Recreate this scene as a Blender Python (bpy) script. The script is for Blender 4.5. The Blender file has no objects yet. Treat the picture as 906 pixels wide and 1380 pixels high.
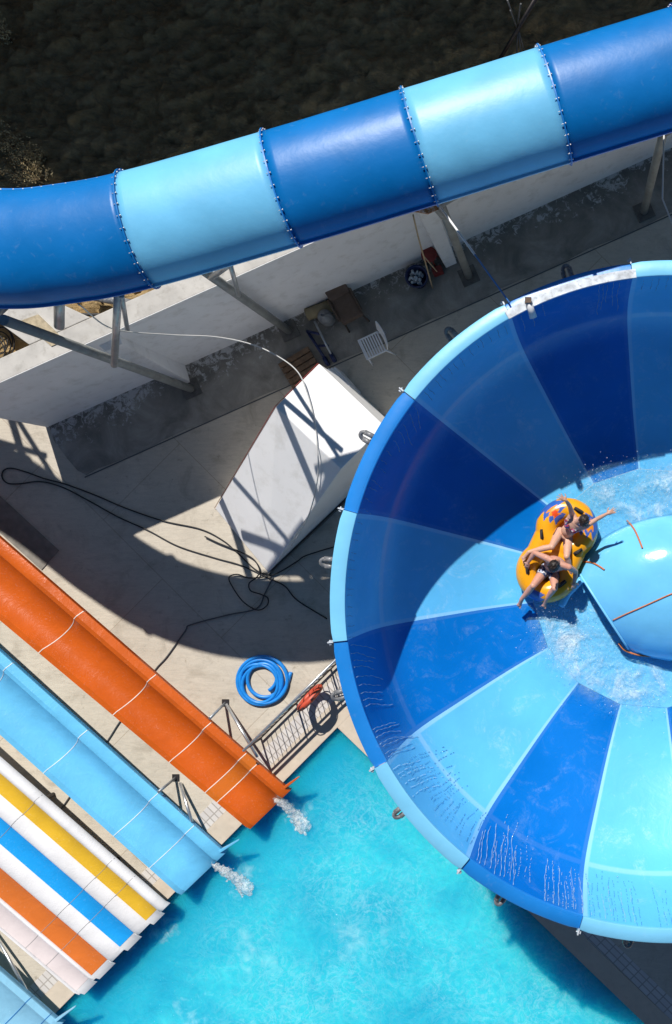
import bpy, bmesh, math, random
from mathutils import Vector, Matrix, noise as mn
R = math.radians
rnd = random.Random(7)
scene = bpy.context.scene
col = scene.collection

# ------------------------------------------------------------------ measured frame
H, F = 17.0, 1122.0            # drone height above the deck, focal length in photo pixels
NX, NY = 765.0, 710.0          # photo pixel straight below the drone


def P(px, py, z=0.0):
    k = (H - z) / F
    return Vector(((px - NX) * k, (NY - py) * k, z))


# ------------------------------------------------------------------ mesh helpers
class MB:
    def __init__(self):
        self.v, self.f, self.s, self.m = [], [], [], []

    def add(self, vs, fs, smooth=False, mi=0):
        o = len(self.v)
        self.v += [tuple(p) for p in vs]
        for f in fs:
            self.f.append(tuple(i + o for i in f))
            self.s.append(smooth)
            self.m.append(mi)
        return self

    def box(self, c, size, mat=None, mi=0):
        x, y, z = (s / 2 for s in size)
        vs = [Vector((a, b, d)) for a in (-x, x) for b in (-y, y) for d in (-z, z)]
        if mat is not None:
            vs = [mat @ p for p in vs]
        vs = [p + Vector(c) for p in vs]
        return self.add(vs, [(0, 1, 3, 2), (4, 6, 7, 5), (0, 4, 5, 1), (2, 3, 7, 6), (0, 2, 6, 4), (1, 5, 7, 3)], False, mi)

    def prism(self, top, bottom, mi=0):
        n = len(top)
        vs = list(top) + list(bottom)
        fs = [tuple(range(n)), tuple(range(2 * n - 1, n - 1, -1))]
        for i in range(n):
            j = (i + 1) % n
            fs.append((i, i + n, j + n, j))
        return self.add(vs, fs, False, mi)

    def tube(self, pts, r, seg=10, caps=True, closed=False, mi=0):
        pts = [Vector(p) for p in pts]
        n = len(pts)
        rs = r if isinstance(r, (list, tuple)) else [r] * n
        vs, fs = [], []
        prev = None
        for i, p in enumerate(pts):
            if closed:
                t = pts[(i + 1) % n] - pts[i - 1]
            else:
                t = pts[min(i + 1, n - 1)] - pts[max(i - 1, 0)]
            t.normalize()
            if prev is None:
                a = Vector((0, 0, 1)) if abs(t.z) < .9 else Vector((1, 0, 0))
                u = t.cross(a).normalized()
            else:
                u = (prev - t * prev.dot(t)).normalized()
            prev = u
            w = t.cross(u)
            for k in range(seg):
                an = 2 * math.pi * k / seg
                vs.append(p + (u * math.cos(an) + w * math.sin(an)) * rs[i])
        m = n if closed else n - 1
        for i in range(m):
            for k in range(seg):
                a, b = i * seg + k, i * seg + (k + 1) % seg
                c, d = ((i + 1) % n) * seg + (k + 1) % seg, ((i + 1) % n) * seg + k
                fs.append((a, b, c, d))
        self.add(vs, fs, True, mi)
        if caps and not closed:
            o = len(self.v) - len(vs)
            self.f.append(tuple(o + k for k in range(seg - 1, -1, -1)))
            self.s.append(False); self.m.append(mi)
            self.f.append(tuple(o + (n - 1) * seg + k for k in range(seg)))
            self.s.append(False); self.m.append(mi)
        return self

    def cyl(self, a, b, r, r2=None, seg=14, mi=0):
        return self.tube([a, b], [r, r if r2 is None else r2], seg, True, False, mi)

    def ell(self, c, rad, mat=None, seg=16, rings=10, mi=0):
        vs, fs = [], []
        c = Vector(c)
        for i in range(rings + 1):
            th = math.pi * i / rings
            for k in range(seg):
                ph = 2 * math.pi * k / seg
                p = Vector((rad[0] * math.sin(th) * math.cos(ph), rad[1] * math.sin(th) * math.sin(ph), rad[2] * math.cos(th)))
                if mat is not None:
                    p = mat @ p
                vs.append(c + p)
        for i in range(rings):
            for k in range(seg):
                a, b = i * seg + k, i * seg + (k + 1) % seg
                fs.append((a, a + seg, b + seg, b))
        return self.add(vs, fs, True, mi)

    def cap(self, a, b, ra, rb, seg=12):
        """tapered capsule"""
        a, b = Vector(a), Vector(b)
        t = (b - a)
        L = t.length
        t = t / L if L > 1e-6 else Vector((0, 0, 1))
        pts, rs = [], []
        for k in range(5):
            an = math.pi / 2 * (1 - k / 4 * .98)
            pts.append(a - t * ra * math.sin(an)); rs.append(max(ra * math.cos(an), ra * .02))
        for k in range(5):
            an = math.pi / 2 * (.02 + k / 4 * .98)
            pts.append(b + t * rb * math.sin(an)); rs.append(max(rb * math.cos(an), rb * .02))
        return self.tube(pts, rs, seg)

    def build(self, name, mats, parent=None, loc=None, rotz=0.0, clean=False):
        me = bpy.data.meshes.new(name)
        me.from_pydata(self.v, [], self.f)
        if clean:
            bm = bmesh.new(); bm.from_mesh(me)
            bmesh.ops.remove_doubles(bm, verts=bm.verts, dist=1e-5)
            bmesh.ops.recalc_face_normals(bm, faces=bm.faces)
            bm.to_mesh(me); bm.free()
            for p in me.polygons:
                p.use_smooth = self.s[0]
        else:
            me.polygons.foreach_set('use_smooth', self.s)
            me.polygons.foreach_set('material_index', self.m)
        if not isinstance(mats, (list, tuple)):
            mats = [mats]
        for m in mats:
            me.materials.append(m)
        me.update()
        o = bpy.data.objects.new(name, me)
        col.objects.link(o)
        if parent is not None:
            o.parent = parent
        if loc is not None:
            o.location = loc
        o.rotation_euler.z = rotz
        return o


def bevel(o, w=.01, seg=2):
    b = o.modifiers.new('edge', 'BEVEL'); b.width = w; b.segments = seg; b.limit_method = 'ANGLE'
    return o


def tag(o, label=None, cat=None, group=None, kind=None):
    if label: o['label'] = label
    if cat: o['category'] = cat
    if group: o['group'] = group
    if kind: o['kind'] = kind
    return o


def thing(name, label, cat, loc=(0, 0, 0), rotz=0.0, group=None):
    o = bpy.data.objects.new(name, None)
    col.objects.link(o)
    o.location = loc; o.rotation_euler.z = rotz
    o.empty_display_size = .1
    return tag(o, label, cat, group)


def child_at(parent, name, mb, mats):
    """part built in world coordinates under an Empty that is not at the origin"""
    o = mb.build(name, mats, parent)
    o.matrix_parent_inverse = (Matrix.Translation(parent.location) @ Matrix.Rotation(parent.rotation_euler.z, 4, 'Z')).inverted()
    return o


def dup(o, parent, loc=None, rot=None):
    c = o.copy(); col.objects.link(c); c.parent = parent
    if loc is not None: c.location = loc
    if rot is not None: c.rotation_euler = rot
    return c


def spline(pts, n=8, closed=False):
    pts = [Vector(p) for p in pts]
    out = []
    m = len(pts)
    rng = m if closed else m - 1
    for i in range(rng):
        if closed:
            p0, p1, p2, p3 = pts[i - 1], pts[i], pts[(i + 1) % m], pts[(i + 2) % m]
        else:
            p1, p2 = pts[i], pts[i + 1]
            p0 = pts[i - 1] if i else p1 * 2 - p2
            p3 = pts[i + 2] if i + 2 < m else p2 * 2 - p1
        for k in range(n):
            t = k / n
            out.append(.5 * (2 * p1 + (p2 - p0) * t + (2 * p0 - 5 * p1 + 4 * p2 - p3) * t * t + (3 * p1 - p0 - 3 * p2 + p3) * t ** 3))
    if not closed:
        out.append(pts[-1])
    return out


# ------------------------------------------------------------------ material helpers
class NT:
    def __init__(self, name):
        self.mat = bpy.data.materials.new(name)
        self.mat.use_nodes = True
        self.t = self.mat.node_tree
        self.bs = self.t.nodes['Principled BSDF']
        self.out = self.t.nodes['Material Output']

    def n(self, typ, **kw):
        nd = self.t.nodes.new(typ)
        for k, v in kw.items():
            if k.startswith('i_'):
                nd.inputs[k[2:].replace('_', ' ')].default_value = v
            else:
                setattr(nd, k, v)
        return nd

    def l(self, a, b):
        self.t.links.new(a, b)

    def obj(self, rot=0.0, scale=(1, 1, 1), geo=False):
        if geo:
            c = self.n('ShaderNodeNewGeometry').outputs['Position']
        else:
            c = self.n('ShaderNodeTexCoord').outputs['Object']
        m = self.n('ShaderNodeMapping')
        m.inputs['Rotation'].default_value = (0, 0, rot)
        m.inputs['Scale'].default_value = scale
        self.l(c, m.inputs['Vector'])
        return m.outputs[0]

    def noise(self, vec, scale, detail=4.0, rough=.55, dist=0.0):
        nd = self.n('ShaderNodeTexNoise')
        nd.inputs['Scale'].default_value = scale
        nd.inputs['Detail'].default_value = detail
        nd.inputs['Roughness'].default_value = rough
        nd.inputs['Distortion'].default_value = dist
        if vec is not None: self.l(vec, nd.inputs['Vector'])
        return nd.outputs['Fac']

    def ramp(self, fac, stops, interp='LINEAR'):
        r = self.n('ShaderNodeValToRGB')
        e = r.color_ramp.elements
        r.color_ramp.interpolation = interp
        while len(e) < len(stops): e.new(.5)
        for i, (p, c) in enumerate(stops):
            e[i].position = p
            e[i].color = (c, c, c, 1) if isinstance(c, (int, float)) else (*c, 1)
        self.l(fac, r.inputs[0])
        return r.outputs['Color']

    def mix(self, fac, a, b, blend='MIX'):
        m = self.n('ShaderNodeMix', data_type='RGBA', blend_type=blend)
        for s, v in ((0, fac), (6, a), (7, b)):
            if isinstance(v, (int, float)):
                m.inputs[s].default_value = v if s == 0 else (v, v, v, 1)
            elif isinstance(v, tuple):
                m.inputs[s].default_value = (*v, 1)
            else:
                self.l(v, m.inputs[s])
        return m.outputs[2]

    def math(self, op, a, b=0.0, clamp=False):
        m = self.n('ShaderNodeMath', operation=op, use_clamp=clamp)
        for i, v in enumerate((a, b)):
            if isinstance(v, (int, float)): m.inputs[i].default_value = v
            else: self.l(v, m.inputs[i])
        return m.outputs[0]

    def bump(self, h, strength=.3, dist=.01):
        b = self.n('ShaderNodeBump')
        b.inputs['Strength'].default_value = strength
        b.inputs['Distance'].default_value = dist
        self.l(h, b.inputs['Height'])
        self.l(b.outputs[0], self.bs.inputs['Normal'])
        return b.outputs[0]

    def base(self, c):
        if isinstance(c, tuple): self.bs.inputs['Base Color'].default_value = (*c, 1)
        else: self.l(c, self.bs.inputs['Base Color'])

    def set(self, rough=.5, metal=0.0, coat=0.0, spec=None):
        self.bs.inputs['Roughness'].default_value = rough
        self.bs.inputs['Metallic'].default_value = metal
        self.bs.inputs['Coat Weight'].default_value = coat
        if spec is not None: self.bs.inputs['Specular IOR Level'].default_value = spec
        return self.mat


def simple(name, c, rough=.5, metal=0.0, var=.12, scale=6.0, bump=.0, bscale=40.0, dirt=None, coat=0.0, spec=None):
    t = NT(name)
    v = t.obj()
    nz = t.noise(v, scale, 5)
    lo = tuple(x * (1 - var) for x in c); hi = tuple(min(1, x * (1 + var)) for x in c)
    cc = t.ramp(nz, [(.3, lo), (.7, hi)])
    if dirt:
        d = t.noise(v, scale * 2.3, 6, .65)
        cc = t.mix(t.ramp(d, [(.52, 0.0), (.7, dirt[1])]), cc, dirt[0])
    t.base(cc)
    if bump: t.bump(t.noise(v, bscale, 4), bump, .01)
    return t.set(rough, metal, coat, spec)


BLUE = (.003, .115, .60)
LBLUE = (.115, .51, .88)


def gelcoat(name, c, rough=.22, wet=False, foam=0.0, bump=.12, spec=None):
    t = NT(name)
    v = t.obj()
    nz = t.noise(v, 1.3, 4)
    cc = t.ramp(nz, [(.3, tuple(x * .9 for x in c)), (.7, tuple(min(1, x * 1.08 + .004) for x in c))])
    scr = t.noise(t.obj(scale=(1, 1, .3)), 9, 6, .7, .6)
    cc = t.mix(t.ramp(scr, [(.58, 0.0), (.8, .14)]), cc, tuple(min(1, x * .6 + .35) for x in c))
    if foam:
        fz = t.noise(v, 2.2, 8, .72, .8)
        fm = t.ramp(fz, [(.56, 0.0), (.72, foam)])
        cc = t.mix(fm, cc, (.72, .88, .95))
    t.base(cc)
    h = t.noise(v, 5.0, 3)
    if wet:
        h2 = t.noise(v, 46, 3, .6)
        h = t.math('ADD', h, t.math('MULTIPLY', h2, .4))
    t.bump(h, bump, .03 if not wet else .04)
    return t.set(rough, 0, .25 if wet else .0, spec)


M = {}
M['tube_blue'] = gelcoat('tube_blue', (0, .152, .47), .38, spec=.26)
M['tube_light'] = gelcoat('tube_light', (.15, .50, .80), .40, spec=.32)
M['lip_blue'] = gelcoat('lip_blue', (.01, .2, .62), .35)
M['lip_light'] = gelcoat('lip_light', (.18, .54, .82), .4)
M['galv'] = simple('galvanised_steel', (.42, .45, .48), .42, .75, .18, 9, .08, 60)
M['galv_rim'] = simple('galvanised_rim', (.55, .6, .66), .5, .2, .35, 7, .08, 60, ((.2, .22, .25), .7))
M['post'] = simple('post_paint', (.27, .29, .29), .5, .1, .2, 4, .05, 50, ((.16, .15, .12), .45))
M['steel'] = simple('bright_steel', (.68, .7, .72), .3, .85, .1, 8)
M['dark_steel'] = simple('dark_steel', (.045, .04, .042), .45, .5, .2, 12)
M['white_wall'] = simple('white_wall_paint', (.82, .825, .835), .75, 0, .05, 1.5, .15, 30, ((.52, .51, .48), .5))
M['cap'] = simple('bare_concrete_cap', (.5, .485, .46), .88, 0, .14, 3, .25, 25, ((.3, .28, .25), .6))
M['white_trim'] = simple('white_edge_paint', (.82, .82, .82), .7, 0, .05, 5, .1, 30)
M['shed_white'] = simple('shed_white', (.86, .86, .865), .6, 0, .03, 1.2, .08, 20, ((.64, .63, .6), .5))
M['red_trim'] = simple('red_trim', (.35, .03, .03), .6)
M['plate'] = simple('dirty_plate', (.13, .125, .115), .7, .2, .3, 9)
M['white_plastic'] = simple('white_plastic', (.75, .77, .8), .4, 0, .05)
M['hose'] = simple('blue_hose', (.012, .22, .66), .38, 0, .12, 10)
M['black_rubber'] = simple('black_rubber', (.015, .015, .017), .6, 0, .3, 10)
M['cable_white'] = simple('white_cable', (.62, .62, .6), .5, 0, .1)
M['cable_grey'] = simple('grey_cable', (.09, .095, .1), .5)
M['pvc'] = simple('grey_pvc', (.16, .165, .18), .4, 0, .3, 12, 0, 40, ((.6, .58, .55), .8))
M['brown'] = simple('brown_fabric', (.12, .085, .065), .9, 0, .2, 9, .3, 80)
M['brown_dark'] = simple('brown_piping', (.085, .06, .045), .8, 0, .2, 9)
M['mat'] = simple('tan_foam', (.3, .25, .15), .95, 0, .2, 9, .3, 70)
M['jug'] = simple('grey_jug', (.25, .26, .27), .45, 0, .25, 9)
M['navy'] = simple('navy_plastic', (.012, .022, .09), .45, 0, .2, 9)
M['red'] = simple('red_plastic', (.2, .02, .016), .5, 0, .2, 9)
M['cloth'] = simple('crumpled_white', (.4, .45, .5), .8, 0, .4, 18, .5, 30)
M['wood'] = simple('brown_wood', (.16, .1, .06), .8, 0, .35, 14, .3, 40)
M['plank'] = simple('weathered_plank', (.42, .35, .24), .85, 0, .25, 14, .3, 40)
M['rust'] = simple('rusty_sheet', (.42, .16, .05), .75, .2, .4, 9, .2, 40, ((.8, .75, .7), .9))
M['yellow'] = simple('yellow_plastic', (.62, .38, .02), .5)
M['rope_orange'] = simple('orange_rope', (.5, .16, .06), .8, 0, .3, 60)
M['rope_blue'] = simple('blue_rope', (.05, .2, .55), .7)
M['rope_tan'] = simple('tan_rope', (.42, .32, .2), .8)
M['life'] = simple('life_orange', (.48, .065, .03), .5, 0, .15, 12)
M['rubber_mat'] = simple('rubber_mat', (.23, .215, .19), .85, 0, .2, 6, .2, 60)
M['seam'] = simple('seam_sealant', (.8, .7, .62), .6)
M['seam_blue'] = simple('seam_blue', (.6, .74, .86), .6)
M['bolt'] = simple('zinc_bolt', (.75, .76, .78), .35, .5)


def slide_mat(name, c, foam=.0):
    t = NT(name)
    v = t.obj()
    nz = t.noise(v, 1.1, 5, .6, .5)
    cc = t.ramp(nz, [(.3, tuple(x * .88 for x in c)), (.7, tuple(min(1, x * 1.08) for x in c))])
    sp = t.noise(v, 30, 3, .7)
    big = t.ramp(t.noise(v, 2.4, 3), [(.40, 0.0), (.56, 1.0)])
    spm = t.math('MULTIPLY', t.ramp(sp, [(.58, 0.0), (.74, .45)]), big)  # wet sparkle painted into the gelcoat colour as paler specks
    cc = t.mix(spm, cc, tuple(min(1, x * .75 + .22) for x in c))
    t.base(cc)
    w = t.math('ADD', t.math('MULTIPLY', t.noise(v, 3.2, 4, .6, 1.0), 1.2), t.math('MULTIPLY', t.math('MULTIPLY', sp, big), .5))
    t.bump(w, .24, .03)
    return t.set(.28, 0, .15)


M['orange'] = slide_mat('orange_gelcoat', (.57, .105, .008))
M['ochre'] = slide_mat('ochre_gelcoat', (.56, .14, .013))
M['sky_slide'] = slide_mat('sky_blue_gelcoat', (.14, .52, .84))
M['pale_slide'] = slide_mat('pale_blue_gelcoat', (.28, .6, .82))
M['lane_yellow'] = slide_mat('lane_yellow', (.7, .43, .03))
M['lane_blue'] = slide_mat('lane_blue', (.015, .34, .82))
M['lane_orange'] = slide_mat('lane_orange', (.66, .17, .03))
M['lane_pink'] = slide_mat('lane_pink', (.74, .66, .66))
M['lane_seam'] = simple('lane_seam', (.3, .3, .3), .6)
M['lane_white'] = slide_mat('lane_white', (.8, .8, .82))


def deck_material():
    t = NT('deck_concrete')
    v = t.obj(geo=True)
    v45 = t.obj(rot=R(45), geo=True)
    nz = t.noise(v, .7, 6, .6)
    c = t.ramp(nz, [(.3, (.53, .475, .39)), (.7, (.64, .58, .48))])
    st = t.noise(t.obj(geo=True, scale=(1.2, 6, 1)), 3.0, 6, .65, 1.2)
    c = t.mix(t.ramp(st, [(.42, 0.0), (.72, .32)]), c, (.30, .275, .24))
    br = t.n('ShaderNodeTexBrick')
    br.inputs['Scale'].default_value = 1.0
    br.inputs['Brick Width'].default_value = 3.4
    br.inputs['Row Height'].default_value = 2.2
    br.inputs['Mortar Size'].default_value = .008
    br.inputs['Mortar Smooth'].default_value = .2
    br.inputs['Color1'].default_value = (1, 1, 1, 1)
    br.inputs['Color2'].default_value = (.93, .93, .94, 1)
    br.inputs['Mortar'].default_value = (.70, .66, .62, 1)
    t.l(v45, br.inputs['Vector'])
    c = t.mix(1.0, c, br.outputs['Color'], 'MULTIPLY')
    dm = t.noise(v, 1.9, 7, .7, .6)
    c = t.mix(t.ramp(dm, [(.52, 0.0), (.7, .5)]), c, (.27, .23, .175))
    ds = t.noise(v, 4.6, 8, .75, .3)
    c = t.mix(t.ramp(ds, [(.6, 0.0), (.68, .5)]), c, (.2, .165, .12))
    fine = t.noise(v, 34, 4, .7)
    c = t.mix(t.ramp(fine, [(.5, 0.0), (.8, .25)]), c, (.22, .2, .17))
    t.base(c)
    t.bump(t.math('ADD', fine, st), .25, .012)
    return t.set(.85)


def apron_material():
    t = NT('stained_concrete')
    v = t.obj()
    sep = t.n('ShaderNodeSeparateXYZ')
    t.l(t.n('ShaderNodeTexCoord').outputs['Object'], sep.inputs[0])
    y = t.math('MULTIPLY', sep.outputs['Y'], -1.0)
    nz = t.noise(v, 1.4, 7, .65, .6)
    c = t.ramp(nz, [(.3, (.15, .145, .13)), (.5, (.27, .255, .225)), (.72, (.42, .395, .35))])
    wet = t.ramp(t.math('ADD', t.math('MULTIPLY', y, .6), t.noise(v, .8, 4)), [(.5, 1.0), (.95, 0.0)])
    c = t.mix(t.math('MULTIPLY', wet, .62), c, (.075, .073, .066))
    sp = t.noise(v, 6, 9, .8, .8)
    thr = t.math('SUBTRACT', sp, t.math('MULTIPLY', y, .26))
    thr = t.math('ADD', thr, t.math('MULTIPLY', t.math('SUBTRACT', t.noise(v, .9, 2), .5), .35))
    c = t.mix(t.ramp(thr, [(.475, 0.0), (.53, .85)]), c, (.58, .58, .57))
    t.base(c)
    t.bump(t.noise(v, 26, 6, .7), .4, .02)
    return t.set(.8)


def soil_material():
    t = NT('dry_earth')
    v = t.obj(geo=True)
    nz = t.noise(v, 1.6, 8, .7, .5)
    c = t.ramp(nz, [(.28, (.33, .21, .085)), (.5, (.52, .355, .16)), (.75, (.64, .475, .25))])
    stv = t.noise(t.obj(geo=True, rot=R(-24), scale=(.8, 2.6, 1)), 2.2, 9, .7, 1.0)
    c = t.mix(t.ramp(stv, [(.35, .55), (.55, 0.0)]), c, (.11, .085, .05))
    fine = t.noise(v, 22, 6, .75)
    c = t.mix(t.ramp(fine, [(.5, 0.0), (.75, .4)]), c, (.5, .42, .29))
    t.base(c)
    h = t.math('ADD', t.noise(v, 9, 8, .75), t.math('MULTIPLY', stv, 1.6))
    t.bump(h, 1.0, .09)
    return t.set(.95)


M['deck'] = deck_material()
M['apron'] = apron_material()
M['soil'] = soil_material()
M['coping'] = simple('coping_stone', (.56, .48, .385), .75, 0, .08, 3, .12, 30, ((.4, .34, .27), .35))


def tile_strip():
    t = NT('white_grip_tile')
    v45 = t.obj(rot=R(45), geo=True)
    br = t.n('ShaderNodeTexBrick', offset=0.0)
    br.inputs['Scale'].default_value = 1.0
    br.inputs['Brick Width'].default_value = .24
    br.inputs['Row Height'].default_value = .12
    br.inputs['Mortar Size'].default_value = .012
    br.inputs['Color1'].default_value = (.62, .59, .56, 1)
    br.inputs['Color2'].default_value = (.55, .52, .5, 1)
    br.inputs['Mortar'].default_value = (.36, .33, .3, 1)
    t.l(v45, br.inputs['Vector'])
    t.base(br.outputs['Color'])
    return t.set(.6)


M['tile'] = tile_strip()
M['navy_tile'] = simple('navy_tile', (.01, .02, .075), .35, 0, .2, 12)
M['pool_floor'] = simple('pool_floor_tile', (.01, .42, .64), .6, 0, .12, 2)


def pool_water():
    t = NT('pool_water')
    v = t.obj(geo=True)
    # aerated, bubbly water is paler than the still deep water
    big = t.noise(v, .42, 5, .55, .8)
    sep = t.n('ShaderNodeSeparateXYZ'); t.l(v, sep.inputs[0])
    c0 = P(455, 980)
    e1 = (P(80, 1360) - c0).normalized()
    e2 = Vector((-e1.y, e1.x, 0))
    if e2.dot(P(870, 1380) - c0) < 0: e2 = -e2
    # distance from the slide-side edge of the pool
    vv = t.math('ADD', t.math('MULTIPLY', t.math('SUBTRACT', sep.outputs[0], c0.x), e2.x), t.math('MULTIPLY', t.math('SUBTRACT', sep.outputs[1], c0.y), e2.y))
    edge = t.ramp(t.math('MULTIPLY', vv, .28), [(.10, 0.0), (.50, 1.0)])
    aer = t.math('MULTIPLY', t.ramp(big, [(.32, .25), (.56, 1.0)]), edge)
    fz = t.noise(v, 3.4, 9, .72, 1.4)
    aer2 = t.math('MULTIPLY', aer, t.ramp(fz, [(.3, .6), (.62, 1.0)]))
    tint = t.mix(aer2, (.012, .38, .60), (.05, .63, .76))
    # fine bubbles and foam, plus sun caustics painted in as pale flecks
    f1 = t.noise(v, 5.5, 10, .78, 2.2)
    pat = t.ramp(t.noise(v, .75, 4, .6, .5), [(.52, 0.0), (.68, 1.0)])
    foam = t.math('MULTIPLY', t.ramp(f1, [(.55, 0.0), (.72, .75)]), t.math('MULTIPLY', pat, edge))
    spk = t.math('MULTIPLY', t.ramp(t.noise(v, 26, 3, .6), [(.70, 0.0), (.75, .8)]), edge)
    # froth patches where the slides and streams hit the water
    dn = t.n('ShaderNodeTexNoise'); dn.inputs['Scale'].default_value = 1.6; dn.inputs['Detail'].default_value = 5
    t.l(v, dn.inputs['Vector'])
    dd = t.n('ShaderNodeVectorMath', operation='MULTIPLY_ADD'); t.l(dn.outputs['Color'], dd.inputs[0]); dd.inputs[1].default_value = (1.3, 1.3, 0); dd.inputs[2].default_value = (-.65, -.65, 0)
    dv_ = t.n('ShaderNodeVectorMath', operation='ADD'); t.l(v, dv_.inputs[0]); t.l(dd.outputs[0], dv_.inputs[1])
    vd = dv_.outputs[0]
    tot = None
    for (px, py, rr) in ((400, 1100, .55), (322, 1186, .55), (345, 1300, .75), (330, 1280, .5), (470, 1268, .75), (515, 1262, .4), (172, 1275, .35), (215, 1255, .4), (258, 1368, .5)):
        p = P(px, py)
        d = t.n('ShaderNodeVectorMath', operation='DISTANCE'); t.l(vd, d.inputs[0]); d.inputs[1].default_value = (p.x, p.y, -.12)
        m = t.ramp(t.math('DIVIDE', d.outputs['Value'], rr), [(0, 1.0), (1.0, 0.0)])
        tot = m if tot is None else t.math('MAXIMUM', tot, m)
    fr = t.ramp(t.math('ADD', t.math('MULTIPLY', tot, .36), t.noise(v, 3.2, 9, .68, 1.0)), [(.66, 0.0), (1.05, .45)])
    rg = t.math('ABSOLUTE', t.math('SUBTRACT', t.noise(v, 2.6, 3, .55, 1.8), .5))
    rg2 = t.math('ABSOLUTE', t.math('SUBTRACT', t.noise(v, 5.6, 3, .55, 1.4), .5))
    caustic_lines = t.math('ADD', t.math('MULTIPLY', t.ramp(rg, [(.0, 1.0), (.07, 0.0)]), .16), t.math('MULTIPLY', t.ramp(rg2, [(.0, 1.0), (.06, 0.0)]), .14))  # sun caustics painted into the water colour as pale ridges
    caustic_lines = t.math('MULTIPLY', caustic_lines, t.ramp(t.noise(v, .55, 3), [(.38, .15), (.62, 1.0)]))
    foam = t.math('MAXIMUM', t.math('MAXIMUM', t.math('MULTIPLY', foam, .4), spk), t.math('MAXIMUM', t.math('MULTIPLY', caustic_lines, edge), fr))
    colr = t.mix(foam, tint, (.6, .88, .94))
    t.base(colr)
    t.bs.inputs['Subsurface Weight'].default_value = 1.0
    t.bs.inputs['Subsurface Radius'].default_value = (.25, .8, 1.0)
    t.bs.inputs['Subsurface Scale'].default_value = 1.5
    t.bs.inputs['IOR'].default_value = 1.33
    w = t.math('ADD', t.noise(v, 2.6, 5, .6, .9), t.math('MULTIPLY', t.noise(v, 9, 3), .25))
    b = t.bump(w, .5, .1)
    t.set(.06)
    return t.mat


M['water'] = pool_water()


def froth(name, alpha=1.0):
    t = NT(name)
    t.base((.86, .9, .93))
    t.set(.5)
    t.bs.inputs['Subsurface Weight'].default_value = .0
    if alpha < 1:
        v = t.obj(geo=True)
        t.l(t.ramp(t.noise(v, 16, 6, .75), [(.4, 0.0), (.62, alpha)]), t.bs.inputs['Alpha'])
    return t.mat


M['froth'] = froth('white_froth')
M['froth_thin'] = froth('thin_froth', .8)


def jet_material():
    t = NT('jet_froth')
    v = t.obj(geo=True)
    t.base((.86, .91, .95))
    t.bs.inputs['Subsurface Weight'].default_value = 1.0
    t.bs.inputs['Subsurface Radius'].default_value = (.2, .22, .24)
    t.bs.inputs['Subsurface Scale'].default_value = 1.0
    lw = t.n('ShaderNodeLayerWeight'); lw.inputs[0].default_value = .35
    a = t.ramp(lw.outputs['Facing'], [(.15, .85), (.85, .03)])
    a2 = t.math('MULTIPLY', a, t.ramp(t.noise(v, 20, 7, .75, .5), [(.36, .15), (.62, 1.0)]))
    t.l(a2, t.bs.inputs['Alpha'])
    t.bump(t.noise(v, 30, 5, .7), .25, .01)
    return t.set(.55)


M['jet'] = jet_material()
M['trickle'] = simple('trickle_water', (.5, .72, .9), .08, 0, .05)
M['trickle'].node_tree.nodes['Principled BSDF'].inputs['Alpha'].default_value = .5

# ------------------------------------------------------------------ world, sun, camera
EL, AZX, AZY = R(47), .295, -.9555
world = bpy.data.worlds.new('World'); scene.world = world
world.use_nodes = True
wt = world.node_tree
sky = wt.nodes.new('ShaderNodeTexSky'); sky.sky_type = 'NISHITA'; sky.sun_disc = False; sky.ozone_density = 2.0; sky.air_density = 1.0; sky.dust_density = .2; sky.altitude = 2000
sky.sun_elevation = EL; sky.sun_rotation = math.atan2(-AZX, -AZY)
wt.links.new(sky.outputs[0], wt.nodes['Background'].inputs[0])
wt.nodes['Background'].inputs[1].default_value = .05
sl = bpy.data.lights.new('sun', 'SUN'); sl.energy = 5.0; sl.angle = R(.53); sl.color = (1, .955, .89)
so = bpy.data.objects.new('sun', sl); col.objects.link(so)
ldir = Vector((AZX * math.cos(EL), AZY * math.cos(EL), -math.sin(EL)))
so.rotation_euler = ldir.to_track_quat('-Z', 'Y').to_euler()
so.location = (-5, 18, 22)

cam = bpy.data.cameras.new('camera'); co = bpy.data.objects.new('camera', cam); col.objects.link(co)
co.location = (0, 0, H); co.rotation_euler = (0, 0, 0)
cam.sensor_fit = 'VERTICAL'; cam.sensor_height = 36; cam.lens = 36 * F / 1380
cam.shift_x = (453 - NX) / 1380; cam.shift_y = (NY - 690) / 1380
cam.clip_end = 2000
scene.camera = co
vs = scene.view_settings
vs.view_transform = 'Standard'; vs.look = 'None'; vs.gamma = 1; vs.exposure = .15; vs.use_curve_mapping = False
scene.cycles.max_bounces = 8

# ------------------------------------------------------------------ ground, deck, pool
g = MB().add([(-300, -300, -1.8), (300, -300, -1.8), (300, 300, -1.8), (-300, 300, -1.8)], [(0, 1, 2, 3)]).build('ground', M['soil'])
tag(g, kind='structure')
C0 = P(455, 980)
E1 = (P(80, 1360) - C0).normalized()
E2 = (P(870, 1380) - C0).normalized()
L1, L2 = 15.0, 13.0


def uv(u, v, z=0.0):
    p = C0 + E1 * u + E2 * v
    return Vector((p.x, p.y, z))


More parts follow.
